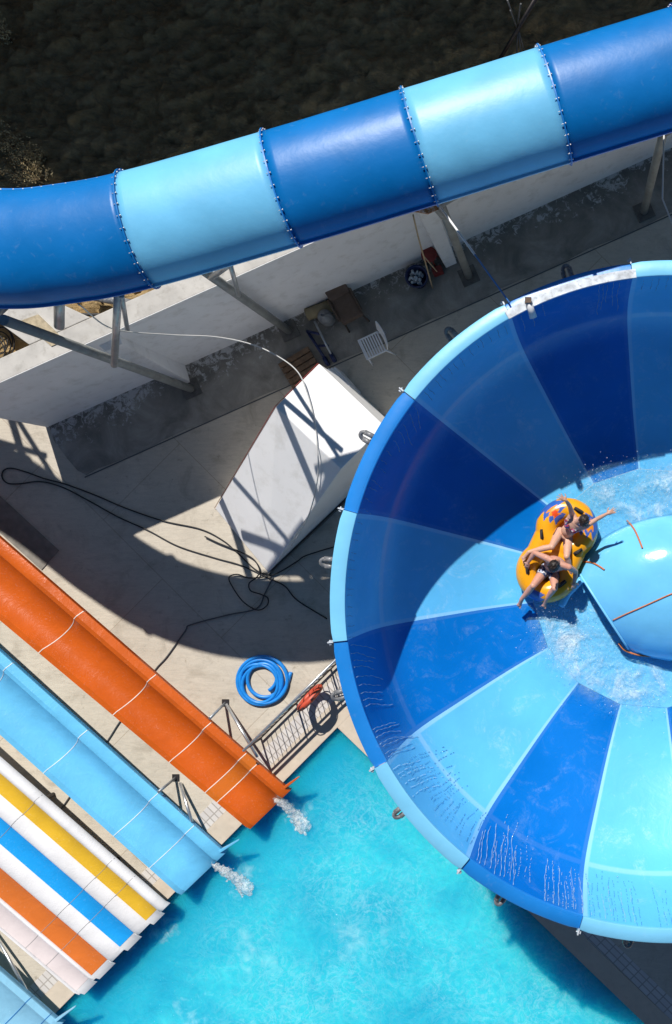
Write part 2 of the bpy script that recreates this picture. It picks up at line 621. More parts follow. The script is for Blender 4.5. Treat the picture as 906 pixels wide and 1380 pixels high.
BIGA, BIGB = -24, 32
d = MB()
for (u0, u1, v0, v1) in ((BIGA, BIGB, BIGA, 0), (BIGA, 0, 0, L2), (L1, BIGB, 0, L2), (BIGA, BIGB, L2, BIGB)):
    d.add([uv(u0, v0), uv(u1, v0), uv(u1, v1), uv(u0, v1)], [(0, 3, 2, 1)] if (E1.cross(E2).z < 0) else [(0, 1, 2, 3)])
tag(d.build('deck', M['deck']), kind='structure')
pb = MB()
zb = -1.35
pb.add([uv(0, 0, zb), uv(L1, 0, zb), uv(L1, L2, zb), uv(0, L2, zb)], [(0, 1, 2, 3)], mi=0)
cs = [(0, 0), (L1, 0), (L1, L2), (0, L2)]
for i in range(4):
    a, b = cs[i], cs[(i + 1) % 4]
    pb.add([uv(*a, 0), uv(*b, 0), uv(*b, -.3), uv(*a, -.3)], [(0, 1, 2, 3)], mi=1)
    pb.add([uv(*a, -.3), uv(*b, -.3), uv(*b, zb), uv(*a, zb)], [(0, 1, 2, 3)], mi=0)
tag(pb.build('pool_basin', [M['pool_floor'], M['navy_tile']]), kind='structure')
w = MB()
NW = 60
ws = [uv(.004 + (L1 - .008) * i / NW, .004 + (L2 - .008) * j / NW, -.12) for i in range(NW + 1) for j in range(NW + 1)]
for p in ws:
    p.z += .02 * (mn.fractal(p * .9, 1.0, 2.0, 3))
w.add(ws, [(i * (NW + 1) + j, (i + 1) * (NW + 1) + j, (i + 1) * (NW + 1) + j + 1, i * (NW + 1) + j + 1) for i in range(NW) for j in range(NW)], True)
nb = len(ws)
N1 = NW + 1
low = [Vector((p.x, p.y, zb + .02)) for p in ws]
w.add(low, [(i * N1 + j, i * N1 + j + 1, (i + 1) * N1 + j + 1, (i + 1) * N1 + j) for i in range(NW) for j in range(NW)], True)
for i in range(NW):
    for q_ in ((i * N1, (i + 1) * N1), (i * N1 + NW, (i + 1) * N1 + NW), (i, i + 1), (NW * N1 + i, NW * N1 + i + 1)):
        w.f.append((q_[0], q_[1], q_[1] + nb, q_[0] + nb)); w.s.append(False); w.m.append(0)
for p_ in range(nb):
    pass
wo = w.build('pool_water', M['water'], clean=True)
wo.data.set_sharp_from_angle(angle=R(40))
tag(wo, kind='structure')
c = MB()
CW = .42


def strip(mb, u0, u1, v0, v1, z, mi=0, th=.0):
    q = [uv(u0, v0, z), uv(u1, v0, z), uv(u1, v1, z), uv(u0, v1, z)]
    mb.prism(q, [p - Vector((0, 0, .03)) for p in q], mi)


strip(c, -CW, L1 + CW, -CW, 0, .014)
strip(c, -CW, 0, 0.003, L2, .014)
tag(c.build('pool_edge_paving', M['coping']), kind='structure')
c = MB()
strip(c, -CW - .003, L1, -CW - .33, -CW - .003, .006)
strip(c, -CW - .33, -CW - .003, -CW - .33, L2, .006)
tag(c.build('pool_edge_tiles', M['tile']), kind='structure')

# ------------------------------------------------------------------ retaining wall, apron, earth bank
WO = P(66, 575)
WD = (P(906, 199) - WO).normalized()
WN = Vector((-WD.y, WD.x, 0))
WA = math.atan2(WD.y, WD.x)
WH = 2.9


def wf(x, y, z=0.0):
    p = WO + WD * x + WN * y
    return Vector((p.x, p.y, z))


ap = MB()
NA = 40
top = []
for i in range(NA + 1):
    x = .05 + i * 20 / NA
    top.append((x, -1.22 + .03 * math.sin(i * 1.7), .006))
vsq = [(.05 + .25, -1.22, .006)] + top[1:] + [(20, .05, .006), (0.02, .05, .006), (-.02, -.3, .006), (.08, -.75, .006), (.17, -1.05, .006)]
ap.add(vsq, [tuple(range(len(vsq)))])
tag(ap.build('stained_apron', M['apron'], loc=WO, rotz=WA), kind='structure')
# narrow gutter joint along the apron
jt = MB().box((9.5, -1.245, .004), (18.5, .022, .012))
tag(jt.build('apron_joint', M['cable_grey'], loc=WO, rotz=WA), kind='structure')

wall = thing('retaining_wall', 'long white painted retaining wall with bare concrete top below the blue tube', 'wall', WO, WA)
o = MB().box((9.97, .14, WH / 2 - .04), (20.0, .28, WH - .08)).build('wall_face', M['white_wall'], wall)
o = bevel(MB().box((9.97, .155, WH - .04), (20.06, .37, .08)).build('wall_cap', M['cap'], wall), .012)
bevel(MB().box((9.97, -.036, WH - .035), (20.06, .012, .075)).build('cap_edge', M['white_trim'], wall), .003)


def wall_x(px, py):
    return (P(px, py) - WO).dot(WD)


for (px, py) in ((247, 512), (606, 352)):
    xx = wall_x(px, py)
    b = MB().prism([(xx - .2, .0, 2.55), (xx + .2, .0, 2.55), (xx + .16, -.12, 2.5), (xx - .16, -.12, 2.5)],
                   [(xx - .16, .0, .0), (xx + .16, .0, .0), (xx + .12, -.36, .0), (xx - .12, -.36, .0)])
    bevel(b.build('buttress', M['white_wall'], wall), .01)

# pit and ledge outlines in wall coordinates at z = wall top
def w2(px, py, z=WH):
    q = P(px, py, z) - WO
    return q.dot(WD), q.dot(WN)


def shade_crest(x):  # rise out of view, added to cast shade over the visible bank
    s = min(1, max(0, (x - 3.3) / 2.6)); s = s * s * (3 - 2 * s)
    return 4.7 + 2.2 * s


pit_edge_a, pit_edge_b = w2(45, 478), w2(0, 436)


def in_pit(x, y):
    ax, ay = pit_edge_a; bx, by = pit_edge_b
    # left side of the ledge line
    return (bx - ax) * (y - ay) - (by - ay) * (x - ax) > 0 and y < 3.2


def bank_h(x, y):
    p = Vector((x, y, 0))
    h = 2.55 + .05 * max(0, y - 1.2)
    h += .10 * mn.fractal(p * .8, 1.0, 2.1, 6) + .05 * mn.hetero_terrain(p * 2.6, .9, 2.0, 4, .6)
    d2, _ = mn.voronoi(Vector((x * 2.1 + .5 * mn.noise(p * 2), y * 2.1 + .5 * mn.noise(p * 2 + Vector((9, 0, 0))), 0)))
    e = d2[1] - d2[0]
    near = max(0, 1 - abs(y - .8) / 1.4)
    h -= .17 * near * max(0, 1 - e / .16)
    q = Vector((x * 1.3 + y * .5, y * 4.2 - x * .6, 4))
    far = min(1, max(0, (y - 1.4) / 1.0))
    h += far * (.16 * abs(mn.fractal(q, .75, 2.1, 6)) + .08 * mn.noise(q * 2.1) + .06 * abs(mn.noise(p * 4.7)) + .05 * mn.noise(p * 9))
    h += .07 * mn.noise(p * 5.5) + .035 * mn.noise(p * 13)
    s = min(1, max(0, (y - 6.3) / 1.0)); s = s * s * (3 - 2 * s)
    if s > 0:
        h += s * (shade_crest(x) + .35 * mn.noise(Vector((x * 1.3, 3, 0))) + .15 * mn.noise(Vector((x * 4, 7, 0))))
        h += .5 * s * mn.fractal(p * .6, 1, 2, 4)
    if y > 8: h += .08 * (y - 8)
    if in_pit(x, y): h = 1.3
    if x < .12: h = max(-.3, h - (.12 - x) * 9)
    return h


xs = []
x = -14.0
while x < 30:
    xs.append(x); x += .05 if -1 < x < 15 else .5
ys = []
y = .28
while y < 60:
    ys.append(y); y += .05 if y < 7.4 else .25 if y < 10 else 4
t = MB()
vv = [(a, b, bank_h(a, b)) for a in xs for b in ys]
ny = len(ys)
t.add(vv, [(i * ny + j, (i + 1) * ny + j, (i + 1) * ny + j + 1, i * ny + j + 1) for i in range(len(xs) - 1) for j in range(ny - 1)], True)
tag(t.build('earth_bank', M['soil'], loc=WO, rotz=WA), kind='structure')

# dry shrubs on the bank near the left edge of the view
M['dry_leaf'] = simple('dry_leaf', (.46, .37, .2), .9, 0, .4, 30)
M['dry_stem'] = simple('dry_stem', (.22, .16, .09), .9)
for si, (px, py, hh, ww, lab) in enumerate(((14, 194, .55, .30, 'topmost of the straw coloured dry shrubs above the blue tube bend'), (33, 208, .45, .26, 'straw coloured dry shrub in the middle of the small clump above the tube bend'), (52, 206, .42, .16, 'small round dry shrub standing apart on the dark earth'),
        (28, 230, .5, .3, 'wide dry shrub just above the far edge of the blue tube'), (57, 238, .5, .24, 'dry shrub peeping over the tube at the inner end of the clump'), (4, 46, .7, .25, 'lone dry shrub high on the dark bank at the picture edge'))):
    q = P(px, py, 2.95) - WO
    bx, by = q.dot(WD), q.dot(WN)
    base = wf(bx, by, bank_h(bx, by) - .03)
    sh = thing('dry_shrub', lab, 'shrub', base, 0, 'dry shrubs on the bank')
    rs_ = random.Random(40 + si)
    stm, lf = MB(), MB()
    for k in range(9):
        a = rs_.uniform(0, 6.28); t_ = rs_.uniform(.3, 1)
        tip = Vector((math.cos(a) * ww * t_, math.sin(a) * ww * t_, hh * rs_.uniform(.6, 1.0)))
        stm.tube([(0, 0, 0), tip * .5 + Vector((0, 0, .04)), tip], [.012, .008, .004], 5)
        for j in range(34):
            p = tip * rs_.uniform(.45, 1.08) + Vector((rs_.gauss(0, .045), rs_.gauss(0, .045), rs_.gauss(0, .04)))
            u = Vector((rs_.gauss(0, 1), rs_.gauss(0, 1), rs_.gauss(0, 1))).normalized() * rs_.uniform(.012, .028)
            w_ = u.orthogonal().normalized() * .011
            lf.add([p - w_, p + u, p + w_, p - u], [(0, 1, 2, 3)])
    stm.build('stems', M['dry_stem'], sh); lf.build('foliage', M['dry_leaf'], sh)

# concrete ledge running back from the wall, with the pit beside it
q = [w2(45, 478), w2(0, 436), w2(-60, 380), w2(30, 372), w2(70, 404), w2(132, 452)]
q[0] = (q[0][0], .35); q[-1] = (q[-1][0], .35)
led = thing('concrete_ledge', 'pale concrete ledge with a weathered timber strip behind the white wall', 'ledge', WO, WA)
bevel(MB().prism([(a, b, WH - .01) for a, b in q], [(a, b, 1.2) for a, b in q]).build('slab', M['cap'], led), .012)
q = [w2(70, 467), w2(88, 459), w2(52, 424), w2(30, 432)]
o = MB().prism([(a, b, WH + .015) for a, b in q], [(a, b, WH - .02) for a, b in q]).build('timber_strip', M['plank'], led)
o['label'] = 'weathered grey timber strip'
pc = MB()
base = P(8, 468, 1.45)
pts = []
for k in range(70):
    a = k * .46
    rr = .22 + .09 * math.sin(k * .37)
    pts.append(base + Vector((-.1 + rr * math.cos(a) + .1 * math.sin(k * .13), rr * 1.2 * math.sin(a), .02 + .003 * k)))
tag(pc.tube(spline(pts, 4), .012, 6).build('cable_coil', M['black_rubber']), 'tangled black cable coil lying in the shaded pit', 'cable')
yb = MB().prism([P(10, 484, 2.0), P(26, 489, 2.0), P(14, 497, 2.0)], [P(10, 484, 1.2), P(26, 489, 1.2), P(14, 497, 1.2)])
tag(yb.build('yellow_panel', M['yellow']), 'yellow wedge panel in the corner of the pit behind the wall', 'panel')
# pipes and hose lying on the lit earth behind the wall
hp = spline([P(60, 414, 2.8), P(80, 424, 2.85), P(105, 424, 2.85), P(135, 424, 2.8), P(158, 422, 2.8), P(190, 410, 2.8)], 6)
tag(MB().tube(hp, .028, 8).build('black_hose', M['black_rubber']), 'black hose lying across the sunlit earth behind the wall', 'hose')
tag(MB().cyl(P(120, 398, 2.85), P(200, 414, 2.78), .075).build('grey_pipe', M['pvc']), 'thick grey pipe lying on the sunlit earth behind the wall', 'pipe')
tag(bevel(MB().prism([P(78, 424, 2.87), P(86, 418, 2.87), P(116, 446, 2.87), P(108, 450, 2.87)], [P(78, 424, 2.6), P(86, 418, 2.6), P(116, 446, 2.6), P(108, 450, 2.6)]).build('wooden_plank', M['plank']), .006), 'pale wooden plank beside the concrete ledge', 'plank')

# ------------------------------------------------------------------ the tube slide
ZT, RT, RV = 6.22, .743, .46
ctr = [(-980, -150), (-594, 62), (-400, 205), (-279, 278), (-150, 320), (0, 335), (90, 328), (187, 309), (380, 254), (566, 198), (747, 142), (925, 88), (1110, 32), (1290, -24)]
pth = spline([P(a, b, ZT) for a, b in ctr], 16)
cuts = [0, 16, 3 * 16, 7 * 16, 8 * 16, 9 * 16, 10 * 16, 11 * 16, 12 * 16, 13 * 16]
ts = thing('tube_slide', 'closed tube slide in alternating blue and pale blue sections crossing above the wall', 'water slide')
flange_i = 0
bolt_me = None


def frame_at(i):
    t = (pth[min(i + 1, len(pth) - 1)] - pth[max(i - 1, 0)]).normalized()
    side = Vector((-t.y, t.x, 0)).normalized()
    return t, side, Vector((0, 0, 1))


for k in range(len(cuts) - 1):
    a, b = cuts[k], cuts[k + 1]
    light = k in (0, 2, 4, 6, 8)
    light = [True, False, False, True, False, True, False, True, False][k]
    m = M['tube_light'] if light else M['tube_blue']
    mb = MB()
    seg = 56
    vs_, fs_ = [], []
    for i in range(a, b + 1):
        t_, sd, up = frame_at(i)
        for j in range(seg):
            an = 2 * math.pi * j / seg
            r_ = RT + .004 * mn.noise(Vector((i * .2, j * .3, k)))
            vs_.append(pth[i] + sd * math.cos(an) * r_ + up * math.sin(an) * r_ * RV / RT)
    for i in range(b - a):
        for j in range(seg):
            fs_.append((i * seg + j, i * seg + (j + 1) % seg, (i + 1) * seg + (j + 1) % seg, (i + 1) * seg + j))
    mb.add(vs_, fs_, True)
    sec = mb.build('tube_section', m, ts)
    sec['label'] = 'pale blue tube section' if light else 'deep blue tube section'
    so_ = sec.modifiers.new('thick', 'SOLIDIFY'); so_.thickness = .02; so_.offset = -1
    for sgn in (1, -1):
        sm = MB()
        vs_, fs_ = [], []
        for i in range(a, b + 1):
            t_, sd, up = frame_at(i)
            for (o_, z_) in ((RT - .02, .012), (RT + .035, .012), (RT + .035, -.012), (RT - .02, -.012)):
                vs_.append(pth[i] + sd * sgn * o_ + up * z_)
        for i in range(b - a):
            for j in range(4):
                q_ = (i * 4 + j, i * 4 + (j + 1) % 4, (i + 1) * 4 + (j + 1) % 4, (i + 1) * 4 + j)
                fs_.append(q_)
        sm.add(vs_, fs_)
        sf = sm.build('seam_flange', M['lip_light'] if light else M['lip_blue'], sec)
        if sgn == 1 and 2 <= k <= 6:
            for i in range(a + 2, b, 3):
                if pth[i].x < -7.7 and k == 2: continue
                t_, sd, up = frame_at(i)
                if bolt_me is None:
                    bb = MB().cyl((0, 0, -.045), (0, 0, .035), .011, seg=8)
                    bb.cyl((0, 0, .02), (0, 0, .034), .024, seg=6)
                    b0 = bb.build('bolt', M['bolt'], sf)
                    bolt_me = b0.data
                else:
                    b0 = bpy.data.objects.new('bolt', bolt_me); col.objects.link(b0); b0.parent = sf
                b0.location = pth[i] + sd * (RT + .018) + up * .005; b0.scale = (.5, .5, .5)
for k in range(1, len(cuts) - 1):
    i = cuts[k]
    t_, sd, up = frame_at(i)
    light = k in (3, 4, 5, 6, 7)
    mb = MB()
    seg = 64
    vs_, fs_ = [], []
    pr = [(RT - .01, -.009), (RT + .045, -.009), (RT + .045, .009), (RT - .01, .009)]
    for j in range(seg):
        an = 2 * math.pi * j / seg
        rd = sd * math.cos(an) + up * math.sin(an) * RV / RT
        for (r_, o_) in pr:
            vs_.append(pth[i] + rd * r_ + t_ * o_)
    for j in range(seg):
        for q_ in range(4):
            fs_.append((j * 4 + q_, j * 4 + (q_ + 1) % 4, ((j + 1) % seg) * 4 + (q_ + 1) % 4, ((j + 1) % seg) * 4 + q_))
    mb.add(vs_, fs_)
    fl = mb.build('flange', M['tube_blue'] if k % 2 else M['lip_blue'], ts)
    if 3 <= k <= 7:
        nb = 17 if k < 7 else 8
        for j in range(nb):
            an = R(-4) + j * R(188) / (17 - 1) if k < 7 else R(-4) + j * R(11.5)
            rd = sd * math.cos(an) + up * math.sin(an) * RV / RT
            b0 = bpy.data.objects.new('bolt', bolt_me); col.objects.link(b0); b0.parent = fl
            b0.location = pth[i] + rd * (RT + .024) + t_ * .0
            b0.rotation_euler = t_.to_track_quat('Z', 'Y').to_euler()
            b0.scale = (.42, .42, .75)

# ------------------------------------------------------------------ tube supports


def support(base, top, label, arms=(), r=.078, plate=True, z0=0.0):
    t = thing('support_post', label, 'support post', base, 0, 'steel posts carrying the tube slide')
    mb = MB().cyl(base + Vector((0, 0, .02)), top, r, r * .96, 20)
    child_at(t, 'pole', mb, M['post'])
    if plate:
        a = WA
        mt = Matrix.Rotation(a, 3, 'Z')
        child_at(t, 'base_plate', bevel_mb(MB().box(base + Vector((0, 0, .015)), (.36, .36, .03), mt)), M['plate'])
        bl = MB()
    for (p, q_, rr) in arms:
        child_at(t, 'strut', MB().cyl(p, q_, rr, seg=14), M['galv'])
    return t


def bevel_mb(m): return m


ZB = ZT - RV - .05
def up_from(px, py, z):
    q_ = P(px, py)
    return Vector((q_.x, q_.y, z))


CB = ZB - .1
support(P(632, 372), up_from(632, 372, ZB - .05), 'grey steel post beside the wall buttress holding the tube near the red stool',
        [(P(597, 292, 3.6), P(566, 258, 4.8), .045), (P(588, 280, 3.9), P(640, 250, 4.9), .045), (P(520, 205, CB), P(640, 175, CB), .05)])
support(P(868, 285), up_from(868, 285, ZB - .05), 'grey steel post nearest the upper edge of the blue bowl',
        [(P(893, 182, 3.5), P(960, 150, 4.8), .045), (P(860, 110, CB), P(990, 60, CB), .05)])
support(P(390, 446), up_from(390, 446, ZB - .05), 'grey steel post with small braces between the white hood and the wall',
        [(P(284, 375, 4.0), P(318, 350, 5.0), .045), (P(322, 398, 3.1), P(310, 355, 5.2), .035), (P(215, 285, CB), P(345, 322, CB), .045)])
support(P(258, 524), up_from(258, 524, ZB - .05), 'grey steel post with upright pipes standing on the dark apron by the left buttress',
        [(P(154, 492, 3.3), P(160, 380, 5.4), .055), (P(80, 440, 4.8), P(80, 385, 5.4), .07), (P(172, 445, 3.3), P(164, 398, 5.2), .035),
         (P(-5, 425, CB), P(120, 310, CB), .045), (P(0, 312, CB), P(150, 312, CB), .045)])
tp = P(-365, 150, ZB)
support(Vector((-12.41, 5.61, 2.6)), Vector((-12.41, 5.61, ZB - .05)), 'grey steel post rising from the earth bank at the tube bend',
        [(Vector((-13.26, 5.87, 4.5)), Vector((-11.88, 5.46, 4.5)), .05), (Vector((-12.41, 5.61, 3.4)), Vector((-11.5, 5.2, ZB)), .05)], plate=False)

# rusty sheet and ropes under the tube
tag(MB().prism([P(548, 284, 5.15), P(577, 288, 5.15), P(592, 282, 5.2), P(575, 262, 5.3), P(548, 270, 5.3)],
               [P(548, 284, 5.08), P(577, 289, 4.95), P(592, 282, 4.95), P(575, 262, 5.1), P(548, 270, 5.1)]).build('rusty_bracket', M['rust']),
    'rusty orange bracket sheet tucked under the tube', 'bracket')
tag(MB().tube(spline([P(557, 290, 4.9), P(564, 320, 3.4), P(571, 345, 1.9), P(583, 388, .02)], 6), .014, 6).tube([P(571, 345, 1.9), P(589, 366, .7)], .01, 6).build('hanging_rope', M['rope_tan']),
    'tan rope hanging from the rusty bracket down to the concrete', 'rope')
gr = thing('guy_line', 'white and blue guy line from the tube post to the rim of the bowl', 'rope', P(592, 277, 4.4))
child_at(gr, 'white_line', MB().cyl(P(592, 277, 4.4), P(640, 343, 4.72), .018, seg=8), M['white_plastic'])
child_at(gr, 'blue_line', MB().cyl(P(640, 343, 4.72), P(687, 408, 5.14), .013, seg=8), M['rope_blue'])
tag(MB().tube([P(895, 180, 4.9), P(894, 225, 4.9), P(893, 268, 4.95), P(899, 283, 5.0), P(908, 306, 5.05), P(925, 356, 5.12)], .012, 6).build('loose_line', M['cable_white']),
    'thin white line hanging beside the post above the bowl rim', 'rope')
# crossing rods standing on the earth behind the tube
lt = thing('crossed_rods', 'dark crossed steel rods standing over the shaded earth behind the tube', 'rod frame', P(697, 38, 3.0))
child_at(lt, 'main_rod', MB().cyl(P(664, 96, 2.7), P(726, -8, 4.0), .032), M['dark_steel'])
for (a, b, z0, z1) in (((697, 38), (684, 0), 3.4, 3.9), ((697, 38), (688, 14), 3.4, 4.2), ((697, 38), (702, 5), 3.4, 4.1), ((698, 38), (696, 84), 3.4, 2.75), ((698, 38), (704, 84), 3.4, 2.75), ((698, 38), (710, 80), 3.4, 2.75)):
    child_at(lt, 'thin_rod', MB().cyl(P(*a, z0), P(*b, z1), .013, seg=8), M['cable_grey'])

# ------------------------------------------------------------------ the white hood over the stairs
hd = thing('stair_hood', 'white wedge shaped hood with a sloping front and flat top between wall and bowl', 'hood', P(395, 640))
zt = 2.2
A, B, F_, G = P(430, 490, zt), P(372, 548, zt), P(460, 632, zt), P(518, 574, zt)
Cq, Dq = P(290, 685, .03), P(362, 772, .03)
g0 = lambda p: Vector((p.x, p.y, 0))
mb = MB()
mb.add([A, B, F_, G, Cq, Dq, g0(A), g0(G), g0(Cq), g0(Dq)],
       [(0, 1, 2, 3), (1, 4, 5, 2), (0, 6, 8, 4, 1), (3, 2, 5, 9, 7), (0, 3, 7, 6), (4, 8, 9, 5), (6, 7, 9, 8)])
o = child_at(hd, 'shell', mb, M['shed_white'])
bm = bmesh.new(); bm.from_mesh(o.data); bmesh.ops.recalc_face_normals(bm, faces=bm.faces); bm.to_mesh(o.data); bm.free()
bevel(o, .015)
off = (A - F_).normalized() * .0
child_at(hd, 'red_edging', MB().tube([A + Vector((-.012, .008, .0)), B + Vector((-.014, .004, 0)), Cq + Vector((-.012, .004, .0))], .006, 6), M['red_trim'])
child_at(hd, 'skirting', MB().prism([Dq + Vector((.02, -.03, .09)), g0(F_) + Vector((.02, -.03, .12)), g0(G) + Vector((.02, -.03, .12)), g0(G) + Vector((.0, 0, .12)), g0(F_), Dq],
                                   [Dq + Vector((.02, -.03, -.03)), g0(F_) + Vector((.02, -.03, 0)), g0(G) + Vector((.02, -.03, 0)), g0(G), g0(F_), Dq - Vector((0, 0, .03))]), M['cable_grey'])
# boards stacked behind it
for k in range(3):
    p0, p1 = P(441 + k * 4.5, 497 - k * 1.0, .85 - k * .1), P(470 + k * 2.5, 521 + k * 1.2, .85 - k * .1)
    dr = (p1 - p0); dr.z = 0
    an = math.atan2(dr.y, dr.x)
    o = MB().box((0, 0, 0), (dr.length, .05, .8 - .1 * k)).build('white_board', M['white_plastic'], None, ((p0 + p1) / 2 - Vector((0, 0, .42 - .05 * k))), an)
    bevel(o, .01)
    tag(o, ['tall white board leaning closest to the back of the white hood', 'middle white board in the row behind the white hood', 'outermost and lowest white board in the row behind the white hood'][k], 'board', 'white boards behind the hood')
pal = thing('wooden_pallet', 'brown slatted wooden pallet lying on the concrete at the back of the white hood', 'pallet', P(408, 498), math.atan2(24, 40))
for k in range(5):
    MB().box((0, -.26 + k * .13, .11), (.7, .105, .025)).build('slat', M['wood'], pal)
for xx in (-.28, 0, .28):
    MB().box((xx, 0, .05), (.07, .62, .09)).build('bearer', M['wood'], pal)

# ------------------------------------------------------------------ cables on the deck


def ground_cable(name, pts, r, m, label, z=.0, n=8, cat='cable'):
    return tag(MB().tube(spline([P(a, b, z + r + .006) for a, b in pts], n), r, 8).build(name, M[m]), label, cat)


ground_cable('black_cable', [(366, 776), (345, 768), (320, 745), (300, 728), (270, 713), (220, 702), (170, 685), (130, 668), (90, 653), (60, 645), (35, 636), (15, 631), (5, 634), (3, 643), (10, 651), (25, 652), (55, 649), (85, 657), (120, 675), (160, 697), (200, 715), (240, 736), (290, 752), (325, 762), (362, 779), (384, 790), (401, 809), (441, 834)],
             .0135, 'black_rubber', 'long black cable doubled back in a flat loop across the shaded deck')
ground_cable('black_cable', [(276, 723), (295, 732), (320, 742), (341, 753), (350, 768), (346, 778), (336, 786), (338, 796), (352, 801), (361, 806), (360, 816), (347, 822), (328, 811), (313, 790), (309, 778), (320, 774), (338, 779), (370, 774), (400, 757), (412, 749), (447, 738), (480, 730)],
             .0135, 'black_rubber', 'black cable tied in a small twisted loop at the foot of the hood', z=.03)
ground_cable('grey_conduit', [(368, 778), (357, 800), (346, 820), (306, 829), (257, 842), (250, 850), (225, 885), (209, 903), (185, 940), (160, 975), (146, 997), (110, 1050), (83, 1090)],
             .014, 'cable_grey', 'thin dark conduit running from the hood under the slides', n=4)
wc = spline([P(106, 410, 5.3), P(152, 443, 4.3), P(225, 451, 3.3), P(290, 454, 2.75), P(339, 464, 2.5), P(376, 481, 2.4), P(402, 502, 2.34), P(415, 532, 2.27), P(424, 568, 2.235), P(428, 605, 2.22), P(429, 637, 1.98), P(423, 672, 1.64), P(412, 704, 1.22), P(393, 735, .72)], 8)
tag(MB().tube(wc, .011, 8).build('white_cable', M['cable_white']), 'thin white cable sagging from the tube post over the white hood', 'cable')
tag(bevel(MB().prism([P(-60, 640, .02), P(0, 668, .02), P(80, 742, .02), P(56, 768, .02), P(-20, 700, .02)], [P(-60, 640, .0), P(0, 668, .0), P(80, 742, .0), P(56, 768, .0), P(-20, 700, .0)]).build('rubber_mat', M['rubber_mat']), .004),
    'dull grey rubber mat on the deck along the upper end of the orange slide', 'mat')

# ------------------------------------------------------------------ hose coil
hc = []
ctrh = P(353, 918)
for k in range(0, 5 * 40 + 1):
    a = k / 40 * 2 * math.pi - .95
    turn = k / 40
    rr = .30 + .044 * turn + .018 * math.sin(a * 1.0 + turn * 2)
    ox, oy = .04 * math.sin(turn * 1.9), .05 * math.cos(turn * 1.3)
    hc.append(ctrh + Vector((rr * math.cos(a) + ox, rr * math.sin(a) * .98 + oy, (.035 + .02 * abs(((turn * .5) % 1) * 2 - 1)))))
for k in range(1, 11):
    hc.append(hc[-1] + Vector((.046 - .003 * k, .034 + .004 * k, -.001)))
tag(MB().tube(hc, .037, 12).build('hose_coil', M['hose']), 'thick bright blue hose coiled on the deck by the railing', 'hose')

# ------------------------------------------------------------------ railing and life ring
fz = .88
f0, f1 = P(352, 995), P(490, 859)
fd = (f1 - f0).normalized()
fa = math.atan2(fd.y, fd.x)
fn = thing('railing', 'dark steel bar railing with bright handrail at the pool corner by the bowl', 'railing', f0, fa)
FL = (f1 - f0).length
posts = [0, (P(400, 948) - f0).length, (P(446, 902) - f0).length, FL]
pm = MB().cyl((0, 0, 0), (0, 0, fz - .1), .02, seg=10).build('post', M['dark_steel'], fn)
for xx in posts[1:]: dup(pm, fn, (xx, 0, 0))
MB().box((FL / 2, 0, .1), (FL - .04, .03, .03)).build('bottom_rail', M['dark_steel'], fn)
MB().box((FL / 2, 0, fz - .12), (FL - .04, .03, .03)).build('top_rail', M['dark_steel'], fn)
hr = MB().tube([(-.03, 0, fz), (FL, 0, fz)], .028, 14)
for xx in posts: hr.cyl((xx, 0, fz - .12), (xx, 0, fz), .012, seg=8)
hr.build('handrail', M['steel'], fn)
bar = None
x = .12
while x < FL - .05:
    if min(abs(x - q_) for q_ in posts) > .05:
        if bar is None: bar = MB().cyl((0, 0, .1), (0, 0, fz - .13), .008, seg=8).build('bar', M['dark_steel'], fn, (x, 0, 0))
        else: dup(bar, fn, (x, 0, 0))
    x += .122
lr = thing('life_ring', 'orange life ring with dark grab rope hung on the railing', 'life ring', P(424, 930), fa)
ring = [Vector((.27 * math.cos(a), -.075 - .06 * math.sin(a), .47 + .27 * math.sin(a))) for a in [k * math.pi / 18 for k in range(36)]]
MB().tube(ring, .062, 14, closed=True).build('ring', M['life'], lr)
for k in range(4):
    a0 = k * math.pi / 2 + .35
    pp = [Vector(((.34 + .03 * math.sin(s * math.pi)) * math.cos(a0 + s * .95), -.075 - .06 * math.sin(a0 + s * .95) - .012, .47 + (.34 + .03 * math.sin(s * math.pi)) * math.sin(a0 + s * .95))) for s in [j / 8 for j in range(9)]]
    MB().tube(pp, .01, 6).build('grab_rope', M['black_rubber'], lr)

# ------------------------------------------------------------------ things standing by the wall
# white slatted garden chair
q = [P(484, 458, .42), P(509, 449, .42), P(519, 471, .42), P(497, 484, .42)]
cc = sum(q, Vector()) / 4
ex = ((q[1] - q[0]) + (q[2] - q[3])).normalized()
an = math.atan2(ex.y, ex.x)
ch = thing('garden_chair', 'white plastic garden chair with a slatted seat on the shaded concrete', 'chair', Vector((cc.x, cc.y, 0)), an)
st = MB()
for k in range(8):
    st.box((-.185 + k * .053, 0, .42), (.032, .40, .018))
st.box((0, -.205, .418), (.42, .03, .026)); st.box((0, .205, .418), (.42, .03, .026)); st.box((-.215, 0, .418), (.03, .44, .03))
bevel(st.build('seat', M['white_plastic'], ch), .005)
bk = MB()
for k in range(9):
    a = -.62 + k * .155
    a2 = a + .155
    for (za, zb_, xo) in ((.44, .86, .0),):
        pA = Vector((.12 + .13 * math.cos(a), .36 * math.sin(a), .44)); pB = Vector((.12 + .13 * math.cos(a2), .36 * math.sin(a2), .44))
        tA = Vector((.18 + .16 * math.cos(a), .40 * math.sin(a), .84)); tB = Vector((.18 + .16 * math.cos(a2), .40 * math.sin(a2), .84))
        bk.prism([tA, tB, tB + Vector((.02, 0, 0)), tA + Vector((.02, 0, 0))], [pA, pB, pB + Vector((.02, 0, 0)), pA + Vector((.02, 0, 0))])
bk.build('backrest', M['white_plastic'], ch)
for (sx, sy) in ((-1, -1), (-1, 1), (1, -1), (1, 1)):
    MB().cyl((sx * .19, sy * .19, .42), (sx * (.22 if sx < 0 else .30), sy * .25, 0), .02, .016, 8).build('leg', M['white_plastic'], ch)

